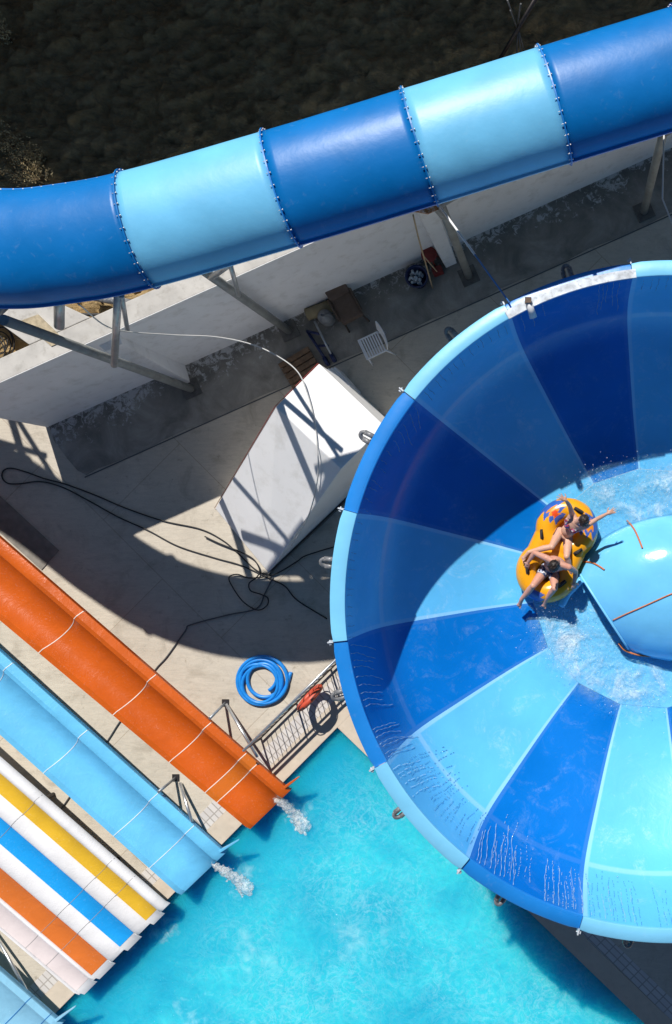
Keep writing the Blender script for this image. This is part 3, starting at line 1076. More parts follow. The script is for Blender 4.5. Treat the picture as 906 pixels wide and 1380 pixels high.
# brown upholstered recliner
a0, a1 = P(460, 398, .3), P(481, 436, .3)
ax = (a1 - a0); ax.z = 0
an = math.atan2(ax.y, ax.x)
rc = thing('brown_recliner', 'brown upholstered low chair with a rounded back against the white wall', 'armchair', P(471, 416), an)
s = MB()
s.box((.06, 0, .33), (.6, .46, .14))
bevel(s.build('seat', M['brown'], rc), .04, 3)
b_ = []
for k in range(17):
    t_ = math.pi * k / 16
    b_.append((.28 * math.cos(t_), .34 * math.sin(t_)))
outline = [(.28, -.22)] + b_ + [(-.28, -.22)]
mt = Matrix.Rotation(R(-62), 3, 'Y')
def bk3(yv, xv, th):
    p = Vector((-.34 - xv * .62, yv * .8, .44 + xv * .42))
    return p + Vector((th * .78, 0, th * .62))
mbk = MB().prism([bk3(a, b, .09) for a, b in outline], [bk3(a, b, 0) for a, b in outline])
bevel(mbk.build('backrest', M['brown'], rc), .03, 3)
for sy in (-1, 1):
    bevel(MB().box((.04, sy * .245, .43), (.5, .05, .05)).build('armrest', M['brown_dark'], rc), .02)
    for xx in (-.24, .4):
        MB().cyl((xx - .06, sy * .2, .28), (xx + (.02 if xx > 0 else -.08), sy * .23, 0), .02, seg=8).build('leg', M['brown_dark'], rc)

# two rolled mats
for i, (a, b, lab, rr) in enumerate((((409, 409), (441, 397), 'thinner tan foam roll pressed against the foot of the white wall', .095), ((414, 424), (449, 411), 'thicker tan foam roll lying in front beside the grey jug', .125))):
    A_, B_ = P(*a, rr), P(*b, rr)
    m = MB().cyl(A_, B_, rr, seg=24)
    t_ = (B_ - A_).normalized(); u = Vector((0, 0, 1)); w_ = t_.cross(u)
    sp_ = [A_ - t_ * .006 + (w_ * math.cos(k * .4) + u * math.sin(k * .4)) * (rr * .95 * (1 - k / 44)) for k in range(40)]
    m.tube(sp_, .006, 5)
    tag(m.build('rolled_mat', M['mat']), lab, 'rolled mat', 'rolled foam mats by the wall')

# grey jug
jp = P(443, 431)
jg = thing('plastic_jug', 'grey plastic jug with a short spout in front of the tan rolls', 'jug', jp)
prof = [(.0, .0), (.13, .0), (.15, .03), (.15, .26), (.12, .33), (.05, .37), (.045, .42), (.038, .42), (.036, .38), (0, .37)]
def lathe(prof, seg=24):
    mb = MB()
    vs_, fs_ = [], []
    for (r_, z_) in prof:
        for k in range(seg):
            a = 2 * math.pi * k / seg
            vs_.append((r_ * math.cos(a), r_ * math.sin(a), z_))
    for i in range(len(prof) - 1):
        for k in range(seg):
            fs_.append((i * seg + k, i * seg + (k + 1) % seg, (i + 1) * seg + (k + 1) % seg, (i + 1) * seg + k))
    return mb.add(vs_, fs_, True)
lathe(prof).build('body', M['jug'], jg)
MB().tube(spline([(.05, 0, .39), (.12, 0, .41), (.15, 0, .34), (.145, 0, .25)], 5), .016, 8).build('handle', M['jug'], jg)

# folded trolley frame
tr = thing('folded_trolley', 'dark blue folded trolley frame with one grey bar lying by the tan rolls', 'trolley', P(436, 455))
child_at(tr, 'bar', MB().cyl(P(424, 433, .35), P(446, 477, .25), .022), M['galv'])
child_at(tr, 'side_rail', MB().cyl(P(414, 446, .12), P(440, 486, .1), .03), M['navy'])
child_at(tr, 'crossbar', MB().cyl(P(414, 446, .12), P(430, 450, .28), .028), M['navy'])
child_at(tr, 'crossbar', MB().cyl(P(430, 466, .12), P(442, 466, .25), .028), M['navy'])
for pp in ((449, 482), (440, 487)):
    pw = P(*pp, .1)
    child_at(tr, 'wheel', MB().cyl(pw - Vector((.03, .015, 0)), pw + Vector((.03, .015, 0)), .1, seg=20), M['navy'])

# tub with white stuff
tb = thing('round_tub', 'round navy tub heaped with crumpled white plastic near the rope end', 'tub', P(565, 378))
lathe([(0, 0), (.17, 0), (.215, .27), (.235, .275), (.235, .29), (.2, .29), (.16, .03), (0, .03)]).build('tub_body', M['navy'], tb)
st = MB()
for k in range(26):
    a, r_ = rnd.uniform(0, 6.28), .15 * math.sqrt(rnd.random())
    st.ell((r_ * math.cos(a), r_ * math.sin(a), .2 + .09 * rnd.random()), (.05 * rnd.uniform(.5, 1.2), .04 * rnd.uniform(.5, 1.2), .03), Matrix.Rotation(rnd.random() * 3, 3, 'Z'), 7, 5)
st.build('white_filling', M['cloth'], tb)
# red stool
rs = thing('red_stool', 'small red round stool standing between tub and buttress', 'stool', P(583, 352))
lathe([(0, .4), (.15, .4), (.16, .42), (.15, .45), (0, .455)]).build('seat', M['red'], rs)
for k in range(4):
    a = k * math.pi / 2 + .5
    MB().cyl((.1 * math.cos(a), .1 * math.sin(a), .41), (.15 * math.cos(a), .15 * math.sin(a), 0), .016, seg=8).build('leg', M['red'], rs)
tag(bevel(MB().box((0, 0, .08), (.2, .15, .16)).box((0, 0, .165), (.21, .16, .02)).build('red_box', M['red'], None, P(591, 367), R(20)), .012), 'small red lidded box on the concrete below the red stool', 'box')

# ------------------------------------------------------------------ open slides


def loft(stations, prof, s0=0, s1=1, closed_under=.03):
    """stations: list of (left, right) points; prof: list of (s, dz)"""
    mb = MB()
    n = len(prof)
    vs_ = []
    for (l_, r_) in stations:
        for (s_, dz) in prof:
            p = l_.lerp(r_, s_)
            vs_.append(p + Vector((0, 0, dz)))
    nn = len(vs_)
    for (l_, r_) in stations:
        for (s_, dz) in prof:
            p = l_.lerp(r_, s_)
            vs_.append(p + Vector((0, 0, dz - closed_under)))
    fs_ = []
    m = len(stations)
    for i in range(m - 1):
        for j in range(n - 1):
            q_ = (i * n + j, i * n + j + 1, (i + 1) * n + j + 1, (i + 1) * n + j)
            fs_.append(q_)
            fs_.append(tuple(x_ + nn for x_ in reversed(q_)))
        for j, fl in ((0, 1), (n - 1, 0)):
            fs_.append((i * n + j, (i + 1) * n + j, (i + 1) * n + j + nn, i * n + j + nn))
    for i in (0, m - 1):
        for j in range(n - 1):
            fs_.append((i * n + j, i * n + j + 1, i * n + j + 1 + nn, i * n + j + nn))
    mb.add(vs_, fs_, True)
    return mb


def build_fix(mb, name, m, parent):
    o = child_at(parent, name, mb, m)
    bm = bmesh.new(); bm.from_mesh(o.data); bmesh.ops.recalc_face_normals(bm, faces=bm.faces); bm.to_mesh(o.data); bm.free()
    for e in o.data.edges: pass
    o.data.set_sharp_from_angle(angle=R(38))
    return o


def trough(left_fl, right_fl, depth):
    pr = [(0, -.05), (.0, 0), (left_fl, .0)]
    n = 18
    for k in range(1, n):
        t_ = k / n
        s_ = left_fl + (1 - left_fl - right_fl) * t_
        pr.append((s_, -depth * (1 - abs(2 * t_ - 1) ** 2.2)))
    pr += [(1 - right_fl, 0.0), (1 - right_fl + .02, .035), (1 - right_fl * .55, .05), (1.0, -.02), (1.0, -.09)]
    return pr


def lin(a, b, t_): return a + (b - a) * t_


def open_slide(name, label, rA, rB, lA, lB, zA, zB, seams, mats, seam_mat, fin, depth=.22, lf=.09, rf=.2, ext=.35):
    """A: frame-left end, B: pool end; seams: fractions along A->B"""
    t = thing(name, label, 'water slide', Vector((P(*rB, 0).x, P(*rB, 0).y, 0)), 0, 'open slides ending in the pool')
    pr = trough(lf, rf, depth)
    RA, RB, LA, LB = P(*rA, zA), P(*rB, zB), P(*lA, zA), P(*lB, zB)
    st = lambda f: (lin(LA, LB, f), lin(RA, RB, f))
    cut = [-ext] + seams + [1.0]
    for k in range(len(cut) - 1):
        a, b = cut[k], cut[k + 1]
        n = max(2, int((b - a) * 14))
        sts = [st(a + (b - a) * i / n) for i in range(n + 1)]
        if k == len(cut) - 2:
            # lip curls down over the pool
            l_, r_ = st(1.0)
            dr = (RB - RA).normalized() * .10
            sts.append((l_ + dr + Vector((0, 0, -.05)), r_ + dr + Vector((0, 0, -.05))))
        o = build_fix(loft(sts, pr), 'slide_section', mats[k % len(mats)], t)
    dirn = (RB - RA).normalized()
    for f in seams:
        l_, r_ = st(f)
        sm = loft([(l_ - dirn * .008, r_ - dirn * .008), (l_ + dirn * .008, r_ + dirn * .008)], [(s_, dz + .005) for s_, dz in pr], closed_under=.004)
        build_fix(sm, 'seam', seam_mat, t)
    if fin:
        p0, p1 = P(*fin[0], zB), P(*fin[1], zB + .12)
        l_, r_ = st(1.0)
        u = (p1 - p0); w_ = Vector((u.y, -u.x, 0)).normalized() * .022
        q0 = p0 - u * .35
        mbf = MB().prism([q0 - w_ * 1.6, q0 + w_ * 1.6, p1 + w_ * .5, p1 - w_ * .5], [p - Vector((0, 0, .16)) for p in (q0 - w_ * 1.6, q0 + w_ * 1.6)] + [p - Vector((0, 0, .05)) for p in (p1 + w_ * .5, p1 - w_ * .5)])
        bevel(child_at(t, 'end_fin', mbf, mats[0]), .008)
    for f in seams[:-1]:
        l_, r_ = st(f)
        c_ = lin(l_, r_, .5) - Vector((0, 0, depth + .08))
        ac = (r_ - l_).normalized()
        sd = MB().cyl(c_ - ac * .35, c_ + ac * .35, .04, seg=10)
        sd.cyl(c_, Vector((c_.x, c_.y, 0)), .055, seg=12)
        child_at(t, 'saddle', sd, M['dark_steel'])
    return t, st


def frac(a, b, p):
    a, b, p = Vector(a), Vector(b), Vector(p)
    return (p - a).dot(b - a) / (b - a).length_squared


ra, rb = (0, 726), (385, 1062)
sm = [frac(ra, rb, s_) for s_ in ((109, 822), (209, 904), (286, 967), (332, 1012), (348, 1026))]
open_slide('open_slide', 'bright orange open trough slide with white seams pouring water into the pool', ra, rb, (-62, 784), (331, 1114), .95, .43, sm,
           [M['orange'], M['orange'], M['orange'], M['orange'], M['ochre'], M['orange']], M['seam'], ((383, 1062), (403, 1047)))
ra, rb = (0, 879), (298, 1146)
sm = [frac(ra, rb, s_) for s_ in ((16, 893), (117, 980), (214, 1064), (262, 1110))]
open_slide('open_slide', 'sky blue open trough slide beside the orange one', ra, rb, (-58, 938), (238, 1203), .9, .40, sm,
           [M['sky_slide']], M['seam_blue'], ((296, 1148), (322, 1132)))
ra, rb = (-60, 1258), (77, 1377)
sm = [frac(ra, rb, s_) for s_ in ((41, 1344), (66, 1369))]
open_slide('open_slide', 'pale blue bolted slide cut off by the lower corner of the picture', ra, rb, (-130, 1328), (7, 1447), .8, .45, sm,
           [M['pale_slide']], M['tube_blue'], ((75, 1376), (101, 1357)), depth=.2, rf=.1)

# multi lane slide
ml = thing('racing_slide', 'white four lane slide with yellow, blue, orange and pale pink lanes', 'water slide', P(160, 1275))
rA, rB, lA, lB = P(0, 1021, .8), P(222, 1215, .36), P(0, 1249, .8), P(101, 1337, .36)
# match the visible direction on both edges
lA = lB + (rA - rB)
stn = lambda f: (lin(lA, lB, f), lin(rA, rB, f))
ru = [(-.3 + 1.3 * i / 14) for i in range(15)]


def lane_loft(pr):
    sts = [stn(f) for f in ru]
    l_, r_ = stn(1.0)
    dr = (rB - rA).normalized()
    sts.append((l_ + dr * .10 + Vector((0, 0, -.045)), r_ + dr * .10 + Vector((0, 0, -.045))))
    return sts


lanes = [('yellow lane', .09, .21, 'lane_yellow'), ('blue lane', .35, .50, 'lane_blue'), ('orange lane', .645, .815, 'lane_orange'), ('pale pink lane', .85, .985, 'lane_pink')]
for (lab, a, b, m) in lanes:
    s0, s1 = 1 - b, 1 - a
    pr = [(s0 + (s1 - s0) * k / 8, -.035 * (1 - (2 * k / 8 - 1) ** 2) - .0) for k in range(9)]
    o = build_fix(loft([stn(f) for f in ru], pr), 'lane', M[m], ml)
    o['label'] = lab
    # white tip past the coloured end
    l_, r_ = stn(1.0)
    dr = (rB - rA).normalized()
    o = build_fix(loft([(l_ + dr * .004, r_ + dr * .004), (l_ + dr * .1 - Vector((0, 0, .02)), r_ + dr * .1 - Vector((0, 0, .02))), (l_ + dr * .17 - Vector((0, 0, .06)), r_ + dr * .17 - Vector((0, 0, .06)))], pr), 'lane_lip', M['lane_white'], ml)
divs = [(.0, .088, .09), (.212, .348, .055), (.502, .643, .055), (.817, .848, .035), (.987, 1.0, .05)]
for i, (a, b, hgt) in enumerate(divs):
    s0, s1 = 1 - b, 1 - a
    pr = [(s0 + (s1 - s0) * k / 10, hgt * math.sin(math.pi * k / 10) ** .7 - (.0 if k not in (0, 10) else .01)) for k in range(11)]
    build_fix(loft(lane_loft(pr), pr), 'divider', M['lane_white'], ml)
for f in (frac((0, 1021), (222, 1215), (58, 1068)), frac((0, 1021), (222, 1215), (152, 1157)), frac((0, 1021), (222, 1215), (180, 1181))):
    l_, r_ = stn(f)
    dr = (rB - rA).normalized()
    pr = [(k / 60, 0) for k in range(61)]
    def hz(s_):
        a_ = 1 - s_
        for (_, a, b, _m) in lanes:
            if a <= a_ <= b:
                k_ = (a_ - a) / (b - a); return -.035 * (1 - (2 * k_ - 1) ** 2)
        for (a, b, hgt) in divs:
            if a <= a_ <= b:
                return hgt * max(0, math.sin(math.pi * (a_ - a) / (b - a))) ** .7
        return 0
    sm_ = loft([(l_ - dr * .004, r_ - dr * .004), (l_ + dr * .004, r_ + dr * .004)], [(s_, hz(s_) + .004) for s_, _ in pr], closed_under=.004)
    build_fix(sm_, 'seam', M['lane_seam'], ml)
    ac = (r_ - l_).normalized()
    c_ = lin(l_, r_, .5) - Vector((0, 0, .14))
    child_at(ml, 'saddle', MB().cyl(l_ + ac * .1 - Vector((0, 0, .14)), r_ - ac * .12 - Vector((0, 0, .14)), .03, seg=8).cyl(r_ - ac * .3 - Vector((0, 0, .14)), Vector((r_.x, r_.y, 0)) - ac * .3, .045, seg=10), M['dark_steel'])


def brace(foot, top, foot2, top2, lab, zt, zt2=.55):
    t = thing('slide_brace', lab, 'brace', P(*foot), 0, 'steel braces beside the open slides')
    child_at(t, 'upright', MB().cyl(P(*foot, 0), P(*top, zt), .028, seg=10), M['galv'])
    child_at(t, 'diagonal', MB().cyl(P(*foot2, .05), P(*top2, min(zt2, .42)), .03, seg=10), M['steel'])
    child_at(t, 'foot_plate', MB().box(P(*foot, .01), (.14, .14, .02)), M['dark_steel'])


brace((304, 947), (283, 968), (305, 949), (347, 1020), 'bright steel brace at the right edge of the orange slide near the railing', .62)
brace((237, 1048), (214, 1067), (243, 1055), (259, 1108), 'bright steel brace at the right edge of the sky blue slide', .6)
brace((-20, 1236), (-42, 1255), (-12, 1248), (40, 1343), 'long bright steel brace beside the pale blue slide in the corner', .6, .45)


# froth jets from the slides
jet_todo = []


def froth_jet(pts, label, r0, r1, n, seed, mat='froth'):
    jet_todo.append((pts, label, r0, r1, n, seed))


def make_jet(pts, label, r0, r1, n, seed):
    rr = random.Random(seed)
    mb = MB()
    sp_ = spline(pts, 10)
    m = len(sp_)
    mb.tube(sp_, [lin(r0, r1, i / (m - 1)) * (.45 if i < m - 1 else .2) for i in range(m)], 12)
    for k in range(n):
        f = rr.random() ** .8
        p = sp_[int(f * (m - 1))]
        rad = lin(r0, r1, f)
        off_ = Vector((rr.gauss(0, 1), rr.gauss(0, 1), rr.gauss(0, .35))) * rad * .5
        s_ = max(.018, rad * .55 - off_.length * .42) * rr.uniform(.6, 1.1)
        q_ = p + off_
        q_.z = max(q_.z, -.15)
        mb.ell(q_, (s_, s_, s_ * .7), None, 8, 6)
    o = remesh(mb, 'water_jet', .012, 22, M['jet'])
    # keep the one connected body, drop stray specks
    bm = bmesh.new(); bm.from_mesh(o.data)
    seen, best = set(), []
    for v_ in bm.verts:
        if v_ in seen: continue
        st_, isl = [v_], []
        seen.add(v_)
        while st_:
            a_ = st_.pop(); isl.append(a_)
            for e_ in a_.link_edges:
                b_ = e_.other_vert(a_)
                if b_ not in seen: seen.add(b_); st_.append(b_)
        if len(isl) > len(best): best = isl
    keep = set(best)
    bmesh.ops.delete(bm, geom=[v_ for v_ in bm.verts if v_ not in keep], context='VERTS')
    for v_ in bm.verts:
        v_.co += v_.normal * (.012 * mn.fractal(v_.co * 11, .9, 2.1, 4))
    bm.to_mesh(o.data); bm.free()
    tag(o, label, 'water jet', 'jets pouring from the slides')


froth_jet([P(370, 1078, .3), P(384, 1084, .22), P(398, 1100, .02), P(412, 1116, -.08)], 'white jet of water gushing from the end of the orange slide', .08, .2, 420, 3)
froth_jet([P(288, 1166, .28), P(303, 1174, .18), P(322, 1186, .0), P(334, 1202, -.08)], 'white jet of water gushing from the end of the sky blue slide', .08, .19, 400, 4)

# ------------------------------------------------------------------ the bowl
ZR = 5.1
BC = P(905, 811, ZR); BC.z = 0
PROF = [(4.67, 5.1), (4.65, 4.7), (4.62, 4.3), (4.56, 3.95), (4.46, 3.68), (4.25, 3.43), (3.9, 3.2), (3.55, 2.99), (3.17, 2.78), (2.8, 2.63), (2.44, 2.55), (1.93, 2.5), (1.2, 2.46), (.5, 2.44)]


def prof_smooth():
    pts = spline([(a, b, 0) for a, b in PROF], 4)
    return [(p.x, p.y) for p in pts]


PS = prof_smooth()


def floor_z(r):
    for i in range(len(PS) - 1):
        if PS[i + 1][0] <= r <= PS[i][0]:
            t_ = (r - PS[i + 1][0]) / (PS[i][0] - PS[i + 1][0] + 1e-9)
            return PS[i + 1][1] + (PS[i][1] - PS[i + 1][1]) * t_
    return PS[-1][1] if r < 1 else ZR


def panel_material(name, c, edge, foam):
    t = NT(name)
    v = t.obj()
    u = t.n('ShaderNodeUVMap')
    sp_ = t.n('ShaderNodeSeparateXYZ'); t.l(u.outputs[0], sp_.inputs[0])
    nz = t.noise(v, .8, 5, .6)
    cc_ = t.ramp(nz, [(.3, tuple(x * .9 for x in c)), (.7, tuple(min(1, x * 1.06 + .003) for x in c))])
    # overlapped, paler joint strips near panel edges and the ring joint
    ed = t.math('ABSOLUTE', t.math('SUBTRACT', sp_.outputs[0], .5))
    em = t.ramp(ed, [(.455, 0.0), (.468, 1.0)])
    ring = t.math('ABSOLUTE', t.math('SUBTRACT', sp_.outputs[1], .342))
    rm = t.ramp(ring, [(.008, .8), (.014, 0.0)])
    lm = t.math('MULTIPLY', t.math('MAXIMUM', em, rm), edge)
    cc_ = t.mix(lm, cc_, tuple(min(1, x * .8 + .2) for x in c))
    # streaky run-off and thin froth
    fz_ = t.noise(v, 1.7, 9, .74, 1.2)
    fine = t.noise(v, 14, 6, .75, .5)
    fm = t.math('MULTIPLY', t.ramp(fz_, [(.52, 0.0), (.72, 1.0)]), t.ramp(fine, [(.4, 0.0), (.7, 1.0)]))
    cc_ = t.mix(t.math('MULTIPLY', fm, foam), cc_, (.72, .88, .96))
    t.base(cc_)
    h = t.math('ADD', t.noise(v, 2.4, 4, .6, .6), t.math('MULTIPLY', fine, .12))
    t.bump(h, .16, .05)
    return t.set(.26, 0, .0, .32)


M['panel_blue'] = panel_material('panel_blue', (0, .158, .56), .14, .16)
M['panel_light'] = panel_material('panel_light', LBLUE, .8, .45)
bw = thing('bowl_slide', 'huge round bowl slide panelled in blue and pale blue with a bolted rim', 'water slide', BC)
A0 = 96.8
ST = 22.5
vcum = [0]
for i in range(len(PS) - 1):
    vcum.append(vcum[-1] + math.hypot(PS[i + 1][0] - PS[i][0], PS[i + 1][1] - PS[i][1]))


def pol(r, deg, z): return Vector((r * math.cos(R(deg)), r * math.sin(R(deg)), z))


bracket = None
cut_n = next(i for i, q_ in enumerate(PS) if q_[0] <= 2.08)
for k in range(16):
    a0_, a1_ = A0 + k * ST, A0 + (k + 1) * ST
    blue = (k % 2 == 0)
    n = 14
    vs_, fs_, uvs = [], [], []
    pts = PS[:cut_n + 1]
    for i in range(n + 1):
        for j, (r_, z_) in enumerate(pts):
            wob = .0
            # joints drift a little with depth, panels were trimmed by hand
            if i in (0, n): wob = .35 * math.sin(j * .5 + k * 1.3 + (1 if i else 0)) * min(1, j / 6)
            pk = min(1, max(0, (3.3 - r_) / .7))
            da = R(ST * (i / n - .5))
            pf = 1 + pk * (math.cos(R(ST / 2)) / math.cos(da) - .99)
            vs_.append(pol(r_ * pf, a0_ + (a1_ - a0_) * i / n, z_))
            uvs.append((i / n, vcum[j] / vcum[cut_n]))
    m_ = len(pts)
    for i in range(n):
        for j in range(m_ - 1):
            fs_.append((i * m_ + j, (i + 1) * m_ + j, (i + 1) * m_ + j + 1, i * m_ + j + 1))
    mb = MB().add(vs_, [tuple(reversed(f)) for f in fs_], True)
    o = mb.build('bowl_panel', M['panel_blue'] if blue else M['panel_light'], bw)
    o['label'] = 'deep blue wall panel' if blue else 'pale blue wall panel'
    ul = o.data.uv_layers.new(name='UVMap')
    for lp in o.data.loops: ul.data[lp.index].uv = uvs[lp.vertex_index]
    if o.data.polygons[0].normal.dot(Vector((0, 0, 1))) < 0 and o.data.polygons[len(o.data.polygons) - 1].normal.z < 0: o.data.flip_normals()
    sd_ = o.modifiers.new('thick', 'SOLIDIFY'); sd_.thickness = .025; sd_.offset = -1; sd_.use_rim = False
    # lip
    lp_ = MB()
    vs_, fs_ = [], []
    lipp = [(4.662, 5.09), (4.662, 5.125), (4.675, 5.13), (4.862, 5.105), (4.885, 5.09), (4.893, 5.06), (4.893, 4.9), (4.872, 4.9), (4.868, 5.05), (4.67, 5.09)]
    g_ = .05
    for i in range(n + 1):
        for (r_, z_) in lipp:
            e_ = min(i, n - i)
            r2 = r_ - (.015 if e_ == 0 and r_ > 4.85 else 0)
            vs_.append(pol(r2, a0_ + g_ + (a1_ - a0_ - 2 * g_) * i / n, z_ - (.03 if blue else 0)))
    m_ = len(lipp)
    for i in range(n):
        for j in range(m_):
            fs_.append((i * m_ + j, i * m_ + (j + 1) % m_, (i + 1) * m_ + (j + 1) % m_, (i + 1) * m_ + j))
    for i in (0, n):
        fs_.append(tuple(i * m_ + j for j in range(m_)))
    lp_.add(vs_, fs_, True)
    lo = lp_.build('rim_lip', M['lip_blue'] if blue else M['lip_light'], bw)
    lo.data.set_sharp_from_angle(angle=R(35))
    lo['label'] = 'blue rim segment' if blue else 'pale blue rim segment'
    if k == 0:
        mg = MB()
        vs_, fs_ = [], []
        gp = [(4.65, 5.10), (4.65, 5.145), (4.775, 5.145), (4.775, 5.1)]
        for i in range(n + 1):
            for (r_, z_) in gp: vs_.append(pol(r_, a0_ - .6 + (a1_ - a0_ + 1.2) * i / n, z_))
        for i in range(n):
            for j in range(4): fs_.append((i * 4 + j, i * 4 + (j + 1) % 4, (i + 1) * 4 + (j + 1) % 4, (i + 1) * 4 + j))
        mg.add(vs_, fs_, False)
        mg.build('rim_plate', M['galv_rim'], bw)['label'] = 'scuffed galvanised plate on the rim'
    # joint bracket
    if bracket is None:
        bb = MB().box((4.915, 0, 5.0), (.085, .02, .18)).box((4.925, .024, 5.05), (.035, .03, .03))
        bb.cyl((4.93, -.03, 5.04), (4.93, .05, 5.04), .009, seg=8)
        bracket = bb.build('joint_bracket', M['galv_rim'], bw)
        bracket.rotation_euler.z = R(a0_)
    else:
        dup(bracket, bw, None, (0, 0, R(a0_)))
fl = MB()
vs_, fs_ = [], []
pts = PS[cut_n:]
sg = 96
for i in range(sg):
    for (r_, z_) in pts:
        da = R(((i * 360 / sg) % ST) - ST / 2)
        pk = min(1, max(0, (r_ - 1.2) / .7))
        pf = 1 + pk * (math.cos(R(ST / 2)) / math.cos(da) - .99)
        vs_.append(pol((r_ - (.004 if r_ > 1.95 else 0)) * pf, A0 + i * 360 / sg, z_ - .003))
m_ = len(pts)
for i in range(sg):
    for j in range(m_ - 1):
        fs_.append((i * m_ + j, ((i + 1) % sg) * m_ + j, ((i + 1) % sg) * m_ + j + 1, i * m_ + j + 1))
fl.add(vs_, [tuple(reversed(f)) for f in fs_], True)
M['bowl_floor'] = gelcoat('bowl_floor', (.15, .52, .84), .2, True, .5, .3)
o = fl.build('bowl_floor', M['bowl_floor'], bw)
if o.data.polygons[3].normal.z < 0: o.data.flip_normals()
# supports (under the bowl)
for k in range(8):
    a = 20 + k * 45
    MB().cyl(pol(3.6, a, floor_z(3.6) - .06), pol(3.6, a, 0), .09, seg=12).build('bowl_leg', M['post'], bw)
# overflow pipes round the rim
pipe = None
for (px, py) in ((762, 360), (604, 446), (489, 586), (430, 757), (447, 940), (533, 1100), (672, 1216), (846, 1276), (960, 1275)):
    q_ = P(px, py, 4.7) - BC
    a = math.atan2(q_.y, q_.x)
    if pipe is None:
        zz = 4.72
        pts_ = [(max(4.74, a_ - .62), b_ * .9, c_) for a_, b_, c_ in [(5.25, -.06, zz), (5.6, -.06, zz), (5.72, -.055, zz), (5.765, -.03, zz - .01), (5.775, 0, zz - .02), (5.765, .03, zz - .03), (5.72, .055, zz - .05), (5.6, .065, zz - .07), (5.3, .065, zz - .1)]]
        pb_ = MB().tube(spline(pts_, 4), .032, 12)
        pb_.cyl((4.93, -.054, zz), (5.11, -.05, zz), .039, seg=12)
        pb_.cyl((4.93, .058, zz - .08), (5.1, .05, zz - .05), .039, seg=12)
        pipe = pb_.build('overflow_pipe', M['pvc'], bw)
        pipe.rotation_euler.z = a
    else:
        dup(pipe, bw, None, (0, 0, a))
# small hanging nozzle on the rim
p0 = P(712, 405, 5.22) - BC
p1 = P(719, 428, 5.1) - BC
nz = MB().cyl(p0, p1, .045, .055, 12)
o = nz.build('rim_lamp', M['white_plastic'], bw); o['label'] = 'small white bottle shaped fitting on a brown clip'
MB().box(p0, (.09, .08, .08)).build('clip', M['brown'], o)

# hood over the outlet in the middle
HB = P(930, 792, 2.5) - BC
ax_, by_, hz_ = 2.05, 1.3, .85
e0, e1_ = P(785, 779, 2.9) - BC, P(848, 876, 2.9) - BC
en = Vector((-(e1_ - e0).y, (e1_ - e0).x, 0)).normalized()
if en.dot(HB - e0) < 0: en = -en
hm = MB()
NU, NV = 96, 40
verts = []
for i in range(NU):
    th = 2 * math.pi * i / NU
    dx, dy = ax_ * math.cos(th), by_ * math.sin(th)
    # shrink the ray where it would pass the cut plane
    full = Vector((dx, dy, 0))
    tcut = 1.0
    den = full.dot(en)
    base_d = (HB - e0).dot(en)
    if den < 0:
        tc = base_d / -den
        tcut = min(1.0, tc)
    for j in range(NV + 1):
        s_ = tcut * j / NV
        hh = hz_ * max(0, 1 - s_ ** 2.4) ** .62
        cr = .06 * math.exp(-((dy * s_ - .55) / .18) ** 2)
        verts.append(HB + full * s_ + Vector((0, 0, .0 + hh)))
fc = []
for i in range(NU):
    for j in range(NV):
        i2 = (i + 1) % NU
        if j == 0:
            fc.append((i * (NV + 1), i * (NV + 1) + 1, i2 * (NV + 1) + 1))
        else:
            fc.append((i * (NV + 1) + j, i * (NV + 1) + j + 1, i2 * (NV + 1) + j + 1, i2 * (NV + 1) + j))
hm.add(verts, fc, True)
M['hood'] = gelcoat('hood_blue', (.15, .51, .82), .14)
ho = hm.build('outlet_hood', M['hood'], bw)
sd_ = ho.modifiers.new('thick', 'SOLIDIFY'); sd_.thickness = .03; sd_.offset = -1
edge = [verts[i * (NV + 1) + NV] for i in range(NU) if verts[i * (NV + 1) + NV].z > HB.z + .03]
edge.sort(key=lambda p: (p - e0).dot((e1_ - e0).normalized()))
MB().tube(edge, .022, 8).build('hood_edge', M['lip_light'], ho)
# low guide fin from the tip of the hood
MB().tube(spline([P(784, 781, 2.82) - BC, P(776, 789, 2.77) - BC, P(765, 801, 2.7) - BC, P(757, 816, 2.62) - BC], 6), .065, 12).build('guide_fin', M['hood'], bw)


def hood_z(p):
    q_ = p - HB
    s_ = math.sqrt((q_.x / ax_) ** 2 + (q_.y / by_) ** 2)
    return .5 * 0 + HB.z + hz_ * max(0, 1 - min(1, s_) ** 2.4) ** .62


def rope_on_hood(pts, label, r=.018):
    out = []
    for a in spline([Vector((x_, y_, 0)) for x_, y_ in pts], 8):
        z_ = 2.9
        for _ in range(12):
            w_ = P(a.x, a.y, z_); z_ = hood_z(w_ - BC)
        w_ = P(a.x, a.y, z_ + r * .8)
        out.append(w_)
    tag(MB().tube(out, r, 8).build('rope', M['rope_orange']), label, 'rope', 'ropes tied over the outlet hood')


rope_on_hood([(845, 701), (854, 712), (860, 724), (866, 739)], 'short knotted orange rope on the upper slope of the outlet hood', .016)
rope_on_hood([(786, 757), (797, 758), (806, 762), (815, 768)], 'short orange rope end beside the raft at the tip of the hood', .015)
rope_on_hood([(826, 836), (845, 827), (870, 816), (906, 800), (940, 788)], 'long taut orange rope stretched across the outlet hood', .011)
pp = spline([P(834, 867, 2.66), P(842, 876, 2.66), P(858, 882, 2.66), P(880, 884, 2.66), P(897, 880, 2.7), P(906, 873, 2.75)], 6)
tag(MB().tube(pp, .018, 8).build('rope', M['rope_orange']), 'dark orange rope along the lower edge of the outlet hood', 'rope', 'ropes tied over the outlet hood')


